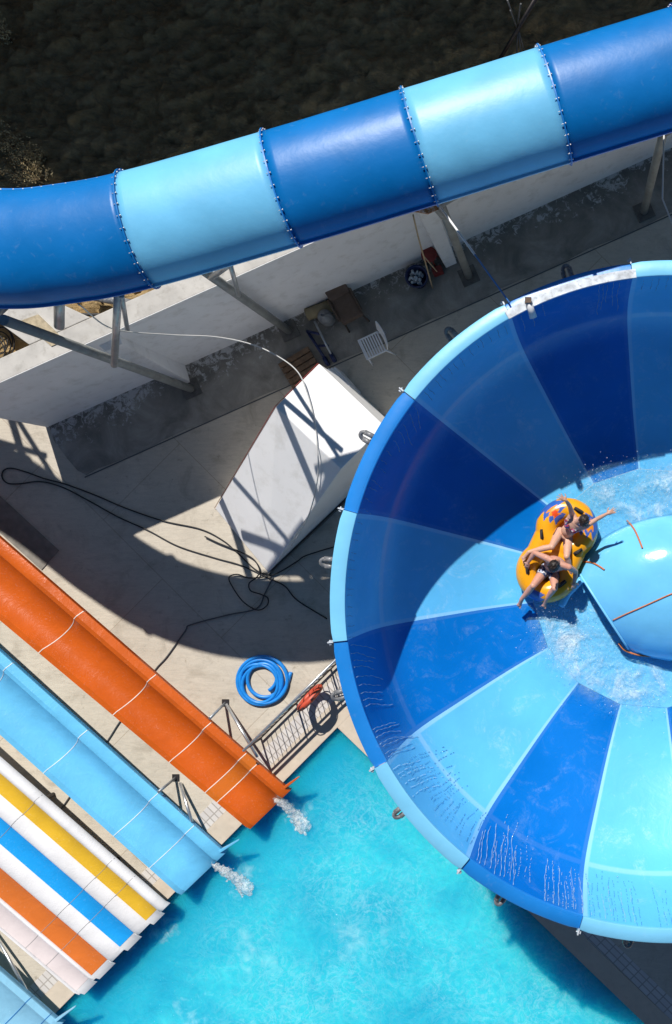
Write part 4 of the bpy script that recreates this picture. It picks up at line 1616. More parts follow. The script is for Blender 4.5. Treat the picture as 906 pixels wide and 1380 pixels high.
# swirling water in the bowl
def bowl_water_material():
    t = NT('bowl_water')
    v = t.obj()
    sp_ = t.n('ShaderNodeTexCoord')
    fz_ = t.noise(v, 1.6, 8, .7, 1.6)
    vor = t.n('ShaderNodeTexVoronoi', feature='DISTANCE_TO_EDGE'); vor.inputs['Scale'].default_value = 8.5
    nn = t.n('ShaderNodeTexNoise'); nn.inputs['Scale'].default_value = 3.0; nn.inputs['Detail'].default_value = 4
    t.l(v, nn.inputs['Vector'])
    ad = t.n('ShaderNodeVectorMath', operation='ADD'); scl = t.n('ShaderNodeVectorMath', operation='SCALE'); scl.inputs['Scale'].default_value = .7
    t.l(nn.outputs['Color'], scl.inputs[0]); t.l(v, ad.inputs[0]); t.l(scl.outputs[0], ad.inputs[1]); t.l(ad.outputs[0], vor.inputs['Vector'])
    caustic_web = t.ramp(vor.outputs['Distance'], [(.0, 1.0), (.10, .0)])  # caustic network painted into the colour
    fine = t.noise(v, 12, 8, .78, .8)
    dd = t.n('ShaderNodeVectorMath', operation='MULTIPLY_ADD'); t.l(nn.outputs['Color'], dd.inputs[0]); dd.inputs[1].default_value = (.9, .9, 0); dd.inputs[2].default_value = (-.45, -.45, 0)
    dv_ = t.n('ShaderNodeVectorMath', operation='ADD'); t.l(v, dv_.inputs[0]); t.l(dd.outputs[0], dv_.inputs[1])
    vd = dv_.outputs[0]
    tot = None
    for (px, py, rr) in ((760, 860, 1.2), (735, 830, .7), (790, 905, 1.0), (850, 930, .9), (820, 655, .9), (785, 648, .6), (900, 640, 1.3), (865, 685, .9), (730, 880, .7)):
        p = P(px, py, 2.6) - BC
        d_ = t.n('ShaderNodeVectorMath', operation='DISTANCE'); t.l(vd, d_.inputs[0]); d_.inputs[1].default_value = (p.x, p.y, 2.6)
        m = t.ramp(t.math('DIVIDE', d_.outputs['Value'], rr), [(0, 1.0), (1.0, 0.0)])
        tot = m if tot is None else t.math('MAXIMUM', tot, m)
    foam = t.ramp(t.math('ADD', t.math('MULTIPLY', tot, .27), t.math('ADD', t.math('MULTIPLY', fz_, .62), t.math('MULTIPLY', fine, .38))), [(.60, 0.0), (.86, .95)])
    glints = t.ramp(t.noise(v, 34, 3, .6), [(.64, 0.0), (.72, .9)])  # glitter of the moving water, painted as pale specks
    foam = t.math('MAXIMUM', foam, t.math('MULTIPLY', t.math('MAXIMUM', t.math('MULTIPLY', caustic_web, .6), glints), t.math('ADD', .15, t.math('MULTIPLY', tot, .8), True)))
    t.base(t.mix(foam, (.09, .55, .80), (.84, .94, .98)))
    ln = t.n('ShaderNodeVectorMath', operation='LENGTH'); fl2 = t.n('ShaderNodeVectorMath', operation='MULTIPLY'); fl2.inputs[1].default_value = (1, 1, 0)
    t.l(v, fl2.inputs[0]); t.l(fl2.outputs[0], ln.inputs[0])
    fade = t.ramp(t.math('ADD', t.math('DIVIDE', ln.outputs['Value'], 2.62), t.math('MULTIPLY', t.math('SUBTRACT', fz_, .5), .35)), [(.70, 1.0), (.92, 0.0)])
    al = t.math('MULTIPLY', t.math('ADD', .09, t.math('MULTIPLY', foam, .88), True), fade)
    t.l(al, t.bs.inputs['Alpha'])
    h = t.math('ADD', t.noise(v, 4.5, 6, .65, 1.0), t.math('MULTIPLY', fine, .3))
    t.bump(h, .7, .1)
    return t.set(.09, 0, 0, .5)


M['bowl_water'] = bowl_water_material()
bwm = MB()
rad_n, ang_n = 40, 160
vs_ = []
for i in range(ang_n):
    a = 360 * i / ang_n
    rmax = 2.42 + .35 * mn.noise(Vector((math.cos(R(a)) * 1.7, math.sin(R(a)) * 1.7, 2))) + .14 * mn.noise(Vector((math.cos(R(a)) * 6, math.sin(R(a)) * 6, 5)))
    for j in range(rad_n + 1):
        r_ = .7 + (rmax - .7) * j / rad_n
        edge_ = min(1, (rad_n - j) / 5)
        zz = floor_z(r_) + .012 + edge_ * (.05 + .05 * mn.fractal(pol(r_, a, 0) * 1.6, 1, 2, 4))
        vs_.append(pol(r_, a, zz))
fs_ = [(i * (rad_n + 1) + j, i * (rad_n + 1) + j + 1, ((i + 1) % ang_n) * (rad_n + 1) + j + 1, ((i + 1) % ang_n) * (rad_n + 1) + j) for i in range(ang_n) for j in range(rad_n)]
bwm.add(vs_, fs_, True)
o = bwm.build('bowl_water', M['bowl_water'], None, BC)
if o.data.polygons[0].normal.z < 0: o.data.flip_normals()
tag(o, kind='structure')

# droplets thrown up
dr = MB()
rr_ = random.Random(11)
ico = [(0, 0, 1), (.94, 0, 0), (0, .94, 0), (-.94, 0, 0), (0, -.94, 0), (0, 0, -1)]
icf = [(0, 1, 2), (0, 2, 3), (0, 3, 4), (0, 4, 1), (5, 2, 1), (5, 3, 2), (5, 4, 3), (5, 1, 4)]
for (px, py, sg_, n_) in ((765, 865, 26, 240), (740, 815, 14, 110), (850, 935, 30, 120), (800, 655, 16, 150), (850, 640, 26, 130), (895, 680, 22, 70)):
    for _ in range(n_):
        a, b = rr_.gauss(px, sg_), rr_.gauss(py, sg_ * .8)
        q_ = P(a, b, 2.75)
        r_ = (q_ - BC).to_2d().length
        z_ = max(2.58, floor_z(r_)) + abs(rr_.gauss(0, .12)) + .05
        if hood_z(q_ - BC) > z_ - .2 and abs(((q_ - BC) - HB).x) < 2.3 and (q_ - BC - e0).dot(en) > 0: continue
        q_ = P(a, b, z_)
        s_ = rr_.uniform(.003, .009)
        dr.add([q_ + Vector(c_) * s_ for c_ in ico], icf, True)
tag(dr.build('splash_droplets', M['froth']), 'white droplets thrown up by the swirling water in the bowl', 'splash', None, 'stuff')

# trickles running down from the rim
tk = MB()
tk2 = MB()
rr_ = random.Random(5)


def trickles(a0_, a1_, n_, v0, v1, lean=0.0, dotted=False, dark=False):
    for k in range(n_):
        a = a0_ + (a1_ - a0_) * (k + rr_.uniform(-.25, .25)) / max(1, n_ - 1)
        ph = rr_.uniform(0, 6)
        pts_ = []
        l0, l1 = v0 + rr_.uniform(0, .1), v1 * rr_.uniform(.75, 1.15)
        m_ = 26
        for i in range(m_):
            s_ = l0 + (l1 - l0) * i / (m_ - 1)
            # walk down the profile by arc length
            j = 0
            while j < len(vcum) - 2 and vcum[j + 1] < s_: j += 1
            f = (s_ - vcum[j]) / (vcum[j + 1] - vcum[j])
            r_ = lin(PS[j][0], PS[j + 1][0], f); z_ = lin(PS[j][1], PS[j + 1][1], f)
            aa = a + lean * (s_ - l0) ** 1.5 + .22 * math.sin(s_ * 6 + ph) * s_ + .05 * math.sin(s_ * 23 + ph)
            pts_.append(pol(r_ - .012, aa, z_ + .008) + BC)
        mbx = tk2 if dark else tk
        if dotted:
            for i in range(0, m_ - 1):
                if rr_.random() < .62:
                    mbx.tube([pts_[i], pts_[i].lerp(pts_[i + 1], rr_.uniform(.3, .8))], .0048, 5)
        else:
            mbx.tube(pts_, [.0042 + .0018 * math.sin(i * 1.3 + ph) for i in range(m_)], 5)


trickles(99, 103, 5, .05, 1.1)
trickles(113, 118, 3, .05, .8)
trickles(78, 95, 12, .05, .6, 0, True)
trickles(121, 140, 13, .05, .6, 0, True)
trickles(143, 150, 5, .15, 1.0, 3)
trickles(152, 163, 7, .1, .7, 2, True)
trickles(166, 186, 13, .02, .35, 2, True)
trickles(188, 199, 9, .05, 1.0, 3)
trickles(203, 209, 7, .05, 1.25, 2.4)
trickles(211, 217, 6, .05, 1.3, 3, True)
trickles(212, 222, 12, .5, 1.7, 2.6, True, True)
trickles(222, 231, 8, .3, 1.3, 1.0, True, True)
trickles(233, 241, 9, .05, 1.3, -1.2)
trickles(236, 244, 8, .3, 1.5, -1, True)
trickles(247, 254, 9, .05, 1.25, -.6, True)
trickles(247, 254, 6, .05, 1.1, -.6)
trickles(255.5, 265, 10, .02, 1.25, -.5, True, True)
trickles(256, 264, 5, .02, 1.0, -.5, True)
trickles(268, 277, 8, .02, 1.0, 0, True, True)
tag(tk.build('water_trickles', M['trickle']), 'bright threads of water running down the bowl wall from the rim', 'water', None, 'stuff')
M['trickle_shadow'] = simple('trickle_shadow', (.10, .36, .6), .08, 0, .05)  # shadows of the trickles, painted as dark dotted threads
M['trickle_shadow'].node_tree.nodes['Principled BSDF'].inputs['Alpha'].default_value = .5
tag(tk2.build('shadow_threads', M['trickle_shadow']), 'dotted trickle shadows drawn as darker threads on the pale lower panels', 'water', None, 'stuff')

# ------------------------------------------------------------------ raft and riders


def remesh(mb, name, voxel, smooth_it, mats, parent=None, loc=None):
    o = mb.build(name + '_raw', [])
    m1 = o.modifiers.new('r', 'REMESH'); m1.mode = 'VOXEL'; m1.voxel_size = voxel; m1.use_smooth_shade = True
    m2 = o.modifiers.new('s', 'SMOOTH'); m2.iterations = smooth_it; m2.factor = .5
    dg = bpy.context.evaluated_depsgraph_get()
    me = bpy.data.meshes.new_from_object(o.evaluated_get(dg))
    old = o.data
    bpy.data.objects.remove(o); bpy.data.meshes.remove(old)
    me.name = name
    me.materials.clear()
    for m in (mats if isinstance(mats, (list, tuple)) else [mats]): me.materials.append(m)
    for p in me.polygons: p.use_smooth = True
    r = bpy.data.objects.new(name, me); col.objects.link(r)
    if parent: r.parent = parent
    return r


RZ = 2.57         # water level under the raft
r1, r2 = P(764, 713, 2.97), P(737, 771, 2.97)
rf = thing('double_raft', 'orange yellow double ring raft with blue flame print and black handles', 'raft', Vector(((r1 + r2).x / 2, (r1 + r2).y / 2, RZ)))
TILT = .0
mb = MB()
RM, Rm = .338, .196
rz = RZ + .215
for c_ in (r1, r2):
    ringp = [Vector((c_.x + RM * math.cos(a), c_.y + RM * math.sin(a), rz)) for a in [k * math.pi / 32 for k in range(64)]]
    mb.tube(ringp, Rm, 24, closed=True)
axd = (r1 - r2).normalized(); axn = Vector((-axd.y, axd.x, 0))
mid = (r1 + r2) / 2
for s_ in (-1, 1):
    a_, b_ = mid + axn * s_ * .295 + axd * .12, mid + axn * s_ * .295 - axd * .12
    a_.z = b_.z = rz
    mb.cap(a_, b_, Rm * .93, Rm * .93, 20)
# seat webbing closing the holes
for c_ in (r1, r2):
    mb.cyl(Vector((c_.x, c_.y, rz - .14)), Vector((c_.x, c_.y, rz - .09)), .27, seg=24)


def raft_material():
    t = NT('raft_vinyl')
    at = t.n('ShaderNodeVertexColor'); at.layer_name = 'print'
    nz_ = t.noise(t.obj(geo=True), 6, 4)
    c_ = t.mix(t.ramp(nz_, [(.3, 0.0), (.7, .15)]), at.outputs['Color'], (.5, .24, .01))
    t.base(c_)
    t.bump(t.noise(t.obj(geo=True), 14, 2), .1, .02)
    return t.set(.28, 0, .2)


M['raft'] = raft_material()
ro = remesh(mb, 'raft_tubes', .013, 8, M['raft'])
ro.parent = rf; ro.matrix_parent_inverse = Matrix.Translation(rf.location).inverted()
ca = ro.data.color_attributes.new('print', 'BYTE_COLOR', 'POINT')
YEL, BLU, RED = (.82, .36, .008, 1), (.01, .11, .46, 1), (.72, .06, .015, 1)
a_up = math.atan2(axd.y, axd.x)
for v_ in ro.data.vertices:
    p = v_.co
    cl = YEL
    for (c_, base_a) in ((r1, a_up), (r2, a_up + math.pi)):
        dx, dy = p.x - c_.x, p.y - c_.y
        rr = math.hypot(dx, dy)
        da = (math.atan2(dy, dx) - base_a + math.pi) % (2 * math.pi) - math.pi
        if c_ is r2:
            if abs(da) < .2 + .16 * abs(((rr * 12 + da) % 1.0) * 2 - 1) and rr > .36: cl = BLU
            continue
        for dd in (-.98, 1.08):
            x_ = da - dd
            # spiky bursts left and right of each end
            lim = .26 + .34 * abs(((rr * 9 + x_ * .5) % 1.0) * 2 - 1)
            if abs(x_) < lim and rr > .19 and p.z > rz - .07:
                cl = BLU
                if abs(x_) < .14 + .18 * abs(((rr * 11) % 1.0) * 2 - 1) and .27 < rr < .45:
                    cl = (.85, .27, .01, 1)
                if abs(x_) < .10 + .1 * abs(((rr * 15) % 1.0) * 2 - 1) and .27 < rr < .38:
                    cl = RED
    ca.data[v_.index].color = cl
# handles
for (px, py, an_) in ((730.5, 720, 92), (779, 743.5, 35), (780, 688, -30), (757.5, 787, 38), (711, 767, 95), (745, 735, 60)):
    w_ = P(px, py, rz + Rm)
    # height of the raft surface there
    best = min(ro.data.vertices, key=lambda v_: (v_.co.x - w_.x) ** 2 + (v_.co.y - w_.y) ** 2 - v_.co.z * .05)
    z_ = best.co.z
    dv = Vector((math.cos(R(an_)), math.sin(R(an_)), 0))
    if (px, py) == (745, 735): continue
    hb = MB()
    patch = spline([w_ - dv * .085, w_, w_ + dv * .085], 5)
    wn = Vector((-dv.y, dv.x, 0))
    vsx, fsx = [], []
    for q_ in patch:
        f_ = (q_ - w_).dot(dv) / .105
        ww = .034 * math.sqrt(max(.15, 1 - f_ ** 4))
        vsx += [Vector((q_.x, q_.y, z_ + .006)) + wn * ww, Vector((q_.x, q_.y, z_ + .006)) - wn * ww]
    n_ = len(patch)
    top_ = [vsx[2 * i] for i in range(n_)] + [vsx[2 * i + 1] for i in reversed(range(n_))]
    hb.prism(top_, [p - Vector((0, 0, .06)) for p in top_])
    hb.tube(spline([Vector((w_.x, w_.y, z_ + .004)) - dv * .075, Vector((w_.x, w_.y, z_ + .05)) - dv * .04, Vector((w_.x, w_.y, z_ + .05)) + dv * .04, Vector((w_.x, w_.y, z_ + .004)) + dv * .075], 5), .014, 8)
    child_at(rf, 'handle', hb, M['black_rubber'])


def skin_mat(name, c, tan=(.5, .2, .12)):
    t = NT(name)
    v = t.obj(geo=True)
    cc_ = t.mix(t.ramp(t.noise(v, 7, 5, .6), [(.4, 0.0), (.7, .35)]), c, tan)
    t.base(cc_)
    t.bs.inputs['Subsurface Weight'].default_value = .12
    t.bs.inputs['Subsurface Radius'].default_value = (.02, .008, .004)
    t.bs.inputs['Subsurface Scale'].default_value = .5
    t.bump(t.noise(v, 60, 3), .05, .005)
    return t.set(.42)


M['skin_a'] = skin_mat('fair_tanned_skin', (.60, .36, .26), (.54, .27, .18))
M['skin_b'] = skin_mat('sunburnt_skin', (.55, .30, .22), (.56, .20, .14))
M['hair'] = simple('dark_hair', (.022, .014, .01), .45, 0, .5, 40, .6, 120)
M['eye'] = simple('eye_white', (.7, .7, .68), .2)
M['glasses'] = simple('sunglasses', (.03, .035, .12), .1)


def print_mat(name, cols, scale):
    t = NT(name)
    v = t.obj(geo=True)
    n_ = t.n('ShaderNodeTexVoronoi'); n_.inputs['Scale'].default_value = scale
    t.l(v, n_.inputs['Vector'])
    sp_ = t.n('ShaderNodeSeparateColor'); t.l(n_.outputs['Color'], sp_.inputs[0])
    t.base(t.ramp(sp_.outputs[0], [(i / len(cols), c_) for i, c_ in enumerate(cols)], 'CONSTANT'))
    return t.set(.7)


M['bikini'] = print_mat('bikini_print', [(.3, .03, .05), (.04, .06, .25), (.6, .55, .55), (.05, .02, .06), (.45, .1, .18)], 32)
M['bikini_low'] = print_mat('bikini_dark', [(.07, .03, .03), (.12, .04, .04)], 30)
M['shorts'] = print_mat('shorts_print', [(.6, .62, .66), (.05, .07, .16), (.4, .45, .55), (.02, .03, .08)], 30)


def orient(fwd, up):
    f = Vector(fwd).normalized(); u = Vector(up); u = (u - f * u.dot(f)).normalized(); r_ = f.cross(u)
    return Matrix((r_, f, u)).transposed()      # local x right, y forward, z up


def hand(mb, wrist, toward, palm_n, size=1.0, curl=.2, spread=.16, thumb=1):
    """palm, four unequal fingers and a thumb; toward = finger direction, palm_n = normal of the palm"""
    f = Vector(toward).normalized(); n_ = Vector(palm_n); n_ = (n_ - f * n_.dot(f)).normalized(); s_ = f.cross(n_)
    L = .095 * size
    mb.cap(wrist, wrist + f * L * .35, .026 * size, .03 * size, 10)
    mt = Matrix((s_, f, n_)).transposed()
    mb.ell(wrist + f * L * .55, (.042 * size, .055 * size, .017 * size), mt, 14, 10)
    for i, (o_, ln) in enumerate(((-.03, .066), (-.0105, .078), (.0105, .074), (.03, .058))):
        a = (i - 1.5) * spread
        b0_ = wrist + f * L * .95 + s_ * o_ * size
        d_ = (f + s_ * a).normalized()
        d1 = (d_ - n_ * curl).normalized(); d2_ = (d_ - n_ * curl * 2.4).normalized(); d3 = (d_ - n_ * curl * 4).normalized()
        k1 = b0_ + d1 * ln * .45 * size; k2 = k1 + d2_ * ln * .32 * size; k3 = k2 + d3 * ln * .25 * size
        mb.cap(b0_ - d_ * .012, k1, .0105 * size, .0095 * size, 8); mb.cap(k1, k2, .0095 * size, .0088 * size, 8); mb.cap(k2, k3, .0088 * size, .008 * size, 8)
    b0_ = wrist + f * L * .3 - s_ * thumb * .034 * size
    t1 = b0_ + (f * .55 - s_ * thumb * .8 - n_ * .2).normalized() * .04 * size
    t2 = t1 + (f * .85 - s_ * thumb * .45 - n_ * .3).normalized() * .032 * size
    mb.cap(b0_, t1, .014 * size, .011 * size, 8); mb.cap(t1, t2, .011 * size, .009 * size, 8)


def foot(mb, ankle, toe_dir, up, size=1.0):
    f = Vector(toe_dir).normalized(); u = Vector(up); u = (u - f * u.dot(f)).normalized(); s_ = f.cross(u)
    heel = ankle - f * .05 * size - u * .06 * size
    ball = ankle + f * .13 * size - u * .065 * size
    mb.cap(ankle, heel, .036 * size, .034 * size, 10)
    mb.cap(heel, ball, .034 * size, .036 * size, 10)
    mb.cap(ankle, ball, .036 * size, .03 * size, 10)
    for i in range(5):
        o_ = (-.034 + i * .017) * size
        ln = (.052 - .006 * i) * size
        b0_ = ball + s_ * o_
        mb.cap(b0_, b0_ + f * ln + s_ * o_ * .1, (.0135 if i == 0 else .0105) * size, (.012 if i == 0 else .0085) * size, 8)


def head(mb, c_, fwd, up, size=1.0):
    mt = orient(fwd, up)
    L = lambda x, y, z: c_ + mt @ (Vector((x, y, z)) * size)
    mb.ell(L(0, -.012, .03), (.076 * size, .094 * size, .09 * size), mt, 20, 14)
    mb.ell(L(0, .018, -.035), (.06 * size, .072 * size, .078 * size), mt, 18, 12)
    mb.cap(L(0, .045, -.088), L(0, .05, -.092), .026 * size, .024 * size)          # chin
    mb.cap(L(0, .085, .015), L(0, .108, -.022), .009 * size, .015 * size)          # nose
    mb.cap(L(-.03, .078, .03), L(.03, .078, .03), .012 * size, .012 * size)        # brow
    mb.cap(L(-.018, .083, -.052), L(.018, .083, -.052), .009 * size, .009 * size)  # lips
    for s_ in (-1, 1):
        mb.ell(L(s_ * .079, -.008, -.004), (.008 * size, .019 * size, .03 * size), mt, 10, 8)
        mb.cap(L(s_ * .04, .062, -.02), L(s_ * .042, .06, -.025), .022 * size, .02 * size)   # cheeks
    return L, mt


def shell(body, name, mat, pred, off=.006):
    me = body.data
    bm = bmesh.new(); bm.from_mesh(me)
    bm.normal_update()
    kill = [f for f in bm.faces if not pred(f.calc_center_median(), f.normal)]
    bmesh.ops.delete(bm, geom=kill, context='FACES')
    for v_ in bm.verts: v_.co += v_.normal * off
    ext = bmesh.ops.extrude_face_region(bm, geom=[e for e in bm.edges if e.is_boundary])
    m2 = bpy.data.meshes.new(name); bm.to_mesh(m2); bm.free()
    m2.materials.append(mat)
    for p in m2.polygons: p.use_smooth = True
    o = bpy.data.objects.new(name, m2); col.objects.link(o)
    o.parent = body
    s_ = o.modifiers.new('thick', 'SOLIDIFY'); s_.thickness = .006; s_.offset = -1
    return o


def hair_cap(parent, L, mt, size, bun=None, long=False):
    mb = MB()
    rr = random.Random(3 if bun else 4)
    N1, N2 = 44, 26
    vs_, fs_ = [], []
    for i in range(N2 + 1):
        th = math.pi * .66 * i / N2
        for k in range(N1):
            ph = 2 * math.pi * k / N1
            d_ = Vector((math.sin(th) * math.cos(ph), math.sin(th) * math.sin(ph), math.cos(th)))
            # hairline: cut back over the face
            lim = 1.0
            if d_.y > .25: th_lim = .40 * math.pi
            r_ = 1.0 + .05 * mn.noise(d_ * 7) + .03 * mn.noise(Vector((ph * 6, th * 2, 1)))
            y_ = d_.y
            p = Vector((d_.x * .086 * r_, -.012 + y_ * .104 * r_, .03 + d_.z * .102 * r_))
            if d_.y > .2 and th > .42 * math.pi:
                p = Vector((d_.x * .07, -.012 + y_ * .088, .03 + d_.z * .085))
            vs_.append(L(p.x, p.y, p.z))
    for i in range(N2):
        for k in range(N1):
            fs_.append((i * N1 + k, i * N1 + (k + 1) % N1, (i + 1) * N1 + (k + 1) % N1, (i + 1) * N1 + k))
    mb.add(vs_, fs_, True)
    if bun:
        mb.ell(L(*bun), (.04, .04, .036), mt, 14, 10)
        for k in range(6):
            a = k * 1.05
            mb.cap(L(*bun), L(bun[0] + .05 * math.cos(a), bun[1] - .02, bun[2] + .05 * math.sin(a)), .014, .005, 6)
    for k in range(60):
        a, b = rr.uniform(0, 6.28), rr.uniform(.1, 1.6)
        d_ = Vector((math.sin(b) * math.cos(a), math.sin(b) * math.sin(a), math.cos(b)))
        if d_.y > .3 and b > 1.2: continue
        p = Vector((d_.x * .086, -.012 + d_.y * .104, .03 + d_.z * .102))
        q_ = p + Vector((rr.uniform(-.03, .03), -.03 + rr.uniform(-.02, .02), rr.uniform(-.03, .01)))
        mb.cap(L(*p), L(*q_), .007, .003, 5)
    return mb.build('hair', M['hair'], parent)


def person(label, J, skin, size, hc_, hf, hu, female):
    mb = MB()
    S_ = size
    pelvis, belly, chest, neck = J['pelvis'], J['belly'], J['chest'], J['neck']
    shl, shr, hl, hr_ = J['sl'], J['sr'], J['hl'], J['hr']
    across = (shr - shl).normalized(); hipax = (hr_ - hl).normalized()
    up_t = (neck - pelvis).normalized()
    fwd_t = up_t.cross(across)
    if fwd_t.dot(J['front']) < 0: fwd_t = -fwd_t

    def tm(ax, u):
        ax = ax.normalized(); f_ = u.cross(ax).normalized(); u2 = ax.cross(f_)
        return Matrix((ax, f_, u2)).transposed()
    upc = (neck - belly).normalized()
    mtp = tm(hipax, (belly - pelvis).normalized()); mtc = tm(across, upc)
    wch, wpe = (.150, .165) if female else (.178, .155)
    mb.ell(pelvis, (wpe * S_, .115 * S_, .12 * S_), mtp, 22, 14)
    mb.ell(belly, (.125 * S_ if female else .145 * S_, .1 * S_, .15 * S_), mtc, 22, 14)
    mb.ell(chest, (wch * S_, .115 * S_, .17 * S_), mtc, 22, 14)
    mb.ell(chest.lerp(neck, .55), (.14 * S_, .075 * S_, .075 * S_), mtc, 18, 12)
    if female:
        for s_ in (-1, 1):
            mb.ell(chest + across * s_ * .063 + fwd_t * .077 - upc * .01, (.054, .052, .054), mtc, 16, 12)
    for s_, sh in ((-1, shl), (1, shr)):
        mb.cap(chest.lerp(neck, .7), sh, .055 * S_, .056 * S_)
        mb.cap(sh, chest + across * s_ * .1 * S_, .056 * S_, .07 * S_)
        hp = hl if s_ < 0 else hr_
        mb.cap(pelvis, hp, .1 * S_, .092 * S_)
    # neck
    L, mt = head(mb, hc_, hf, hu, size * 1.03)
    mb.cap(neck - upc * .02, L(0, -.02, -.05), .056 * S_, .05 * S_)
    mb.cap(chest.lerp(neck, .8) - fwd_t * .03, L(0, -.045, -.03), .05 * S_, .045 * S_)
    tk_ = .95 if female else 1.12
    for s_ in 'lr':
        a, b, c_ = J['s' + s_], J['e' + s_], J['w' + s_]
        m_ = a.lerp(b, .45)
        mb.cap(a, m_, .05 * tk_, .046 * tk_); mb.cap(m_, b, .046 * tk_, .037 * tk_)
        m_ = b.lerp(c_, .35)
        mb.cap(b, m_, .038 * tk_, .038 * tk_); mb.cap(m_, c_, .038 * tk_, .026 * tk_)
        hd_ = J['hd' + s_]
        hand(mb, c_, hd_[0], hd_[1], (1.0 if female else 1.08), hd_[2], hd_[3], hd_[4])
        a, b, c_ = J['h' + s_], J['k' + s_], J['a' + s_]
        m_ = a.lerp(b, .45)
        mb.cap(a, m_, .09 * S_, .078 * S_); mb.cap(m_, b, .078 * S_, .055 * S_)
        mb.ell(b + (b - a.lerp(c_, .5)).normalized() * .006, (.054 * S_,) * 3, None, 12, 10)
        m_ = b.lerp(c_, .32)
        bk = (a.lerp(c_, .5) - b).normalized()
        mb.cap(b, m_ + bk * .012, .052 * S_, .056 * S_); mb.cap(m_ + bk * .012, c_, .056 * S_, .034 * S_)
        ft = J['f' + s_]
        foot(mb, c_, ft[0], ft[1], S_)
    body = remesh(mb, 'person', .0068, 5, skin)
    tag(body, label, 'person')
    for s_ in (-1, 1):
        MB().ell(L(s_ * .031, .083, .008), (.0115, .008, .0085), mt, 10, 8).build('eye', M['eye'], body)
    return body, L, mt, fwd_t, upc, mtc, mtp


V = Vector
# the woman leaning back in the upper ring, both arms flung up
J = dict(pelvis=P(760, 722, 2.886), belly=P(765.5, 715.5, 3.016), chest=P(772.5, 707, 3.175), neck=P(779, 702, 3.342),
         sl=P(790.5, 708.5, 3.286), sr=P(771.5, 693.5, 3.286), el=P(805, 699.5, 3.351), er=P(768, 682, 3.463), wl=P(818, 692.5, 3.463), wr=P(763, 674.5, 3.667),
         hl=P(766, 727, 2.895), hr=P(754.5, 717, 2.895), kl=P(764, 750, 3.128), kr=P(743.5, 737, 3.165), al=P(769, 770, 2.961), ar=P(713, 744, 3.091),
         front=V((-.6, -.75, .4)))
J['hdl'] = (V((.8, .35, .25)), V((0, -.3, 1)), .12, .2, 1)
J['hdr'] = (V((-.75, .45, .4)), V((.1, -.3, 1)), .08, .32, -1)
J['fl'] = (V((.1, -.9, -.1)), V((0, .2, 1)))
J['fr'] = (V((-.72, -.6, .1)), V((-.2, .3, 1)))
body, L, mt, fw, upc, mtc, mtp = person('person sitting in the upper ring with both arms thrown up, in a patterned bikini', J, M['skin_a'], .95,
                                        P(786, 701, 3.500), V((-.35, -.8, -.35)), V((.35, -.05, 1)), True)
hair_cap(body, L, mt, 1, bun=(0, -.085, .07))
gl = MB()
for s_ in (-1, 1):
    gl.ell(L(s_ * .032, .1, .012), (.028, .008, .02), mt, 12, 8)
    gl.cyl(L(s_ * .055, .095, .016), L(s_ * .086, .0, .012), .004, seg=6)
gl.cyl(L(-.012, .104, .016), L(.012, .104, .016), .004, seg=6)
gl.build('sunglasses', M['glasses'], body)
ch_, pe_ = J['chest'], J['pelvis']
ac = (J['sr'] - J['sl']).normalized()
def top_pred(c_, n_):
    q_ = c_ - ch_
    a, b, u = q_.dot(ac), q_.dot(fw), q_.dot(upc)
    if abs(a) > .19: return False
    if b > 0.02: return (-.075 < u < .05 and abs(a) > .012 + max(0, u) * .3) or (-.05 < u < -.02)
    return -.06 < u < -.03
shell(body, 'bikini_top', M['bikini'], top_pred)
hx = (J['hr'] - J['hl']).normalized(); upp = (J['belly'] - pe_).normalized()
fp = upp.cross(hx); fp = fp if fp.dot(fw) > 0 else -fp
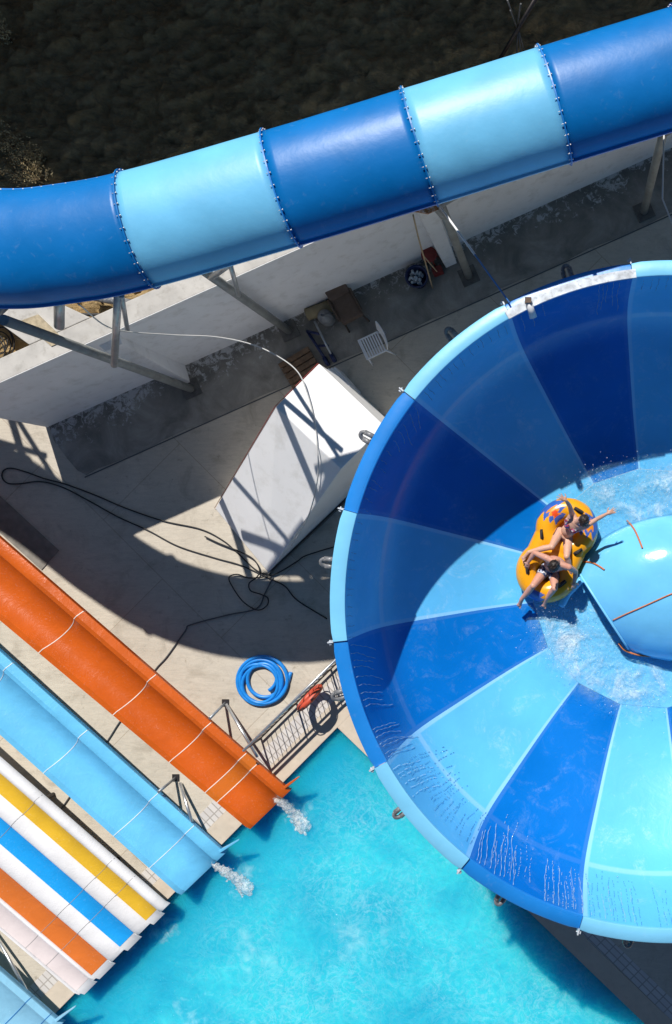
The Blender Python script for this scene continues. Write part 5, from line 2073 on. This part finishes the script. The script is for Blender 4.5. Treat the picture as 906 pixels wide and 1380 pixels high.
def bot_pred(c_, n_):
    q_ = c_ - pe_
    a, b, u = q_.dot(hx), q_.dot(fp), q_.dot(upp)
    if abs(a) > .19 or abs(b) > .16: return False
    return -.14 < u < .055 and u > -.09 + (abs(a) - .05) * 1.1
shell(body, 'bikini_bottom', M['bikini_low'], bot_pred)

# the man hunched forward in the lower ring, gripping the handles
J = dict(pelvis=P(741, 767, 2.877), belly=P(744.5, 763, 3.035), chest=P(749.5, 759, 3.202), neck=P(750.5, 759, 3.379),
         sl=P(767, 764.5, 3.314), sr=P(736.5, 752, 3.314), el=P(776, 770, 3.119), er=P(720.5, 745, 3.193), wl=P(774.5, 784, 3.035), wr=P(712, 757.5, 3.072),
         hl=P(747, 774, 2.895), hr=P(733.5, 769.5, 2.895), kl=P(747.5, 793, 3.128), kr=P(718.5, 789.5, 3.128), al=P(736, 808, 2.895), ar=P(703, 807.5, 2.923),
         front=V((-.35, -.9, 0)))
J['hdl'] = (V((-.1, -.8, -.35)), V((.3, -.1, 1)), .42, .06, 1)
J['hdr'] = (V((-.25, -.75, -.45)), V((-.3, -.2, 1)), .42, .06, -1)
J['fl'] = (V((-.3, -.9, -.25)), V((-.1, -.3, 1)))
J['fr'] = (V((-.42, -.85, -.25)), V((-.3, -.3, 1)))
body, L, mt, fw, upc, mtc, mtp = person('person hunched forward in the lower ring gripping its handles, in patterned shorts', J, M['skin_b'], 1.0,
                                        P(746.5, 762, 3.537), V((-.3, -.75, -.55)), V((-.15, -.5, 1)), False)
hair_cap(body, L, mt, 1)
pe_ = J['pelvis']; hx = (J['hr'] - J['hl']).normalized(); upp = (J['belly'] - pe_).normalized()
tl = [(J['hl'], J['kl']), (J['hr'], J['kr'])]
def sh_pred(c_, n_):
    q_ = c_ - pe_
    u = q_.dot(upp)
    if u > .1 or q_.length > .5: return False
    for (a, b) in tl:
        d_ = (b - a); f_ = (c_ - a).dot(d_) / d_.length_squared
        if 0 < f_ < .34 and (c_ - a - d_ * f_).length < .13: return True
    return q_.length < .2 and u < .1
shell(body, 'swim_shorts', M['shorts'], sh_pred, .009)

for jt_ in jet_todo: make_jet(*jt_)
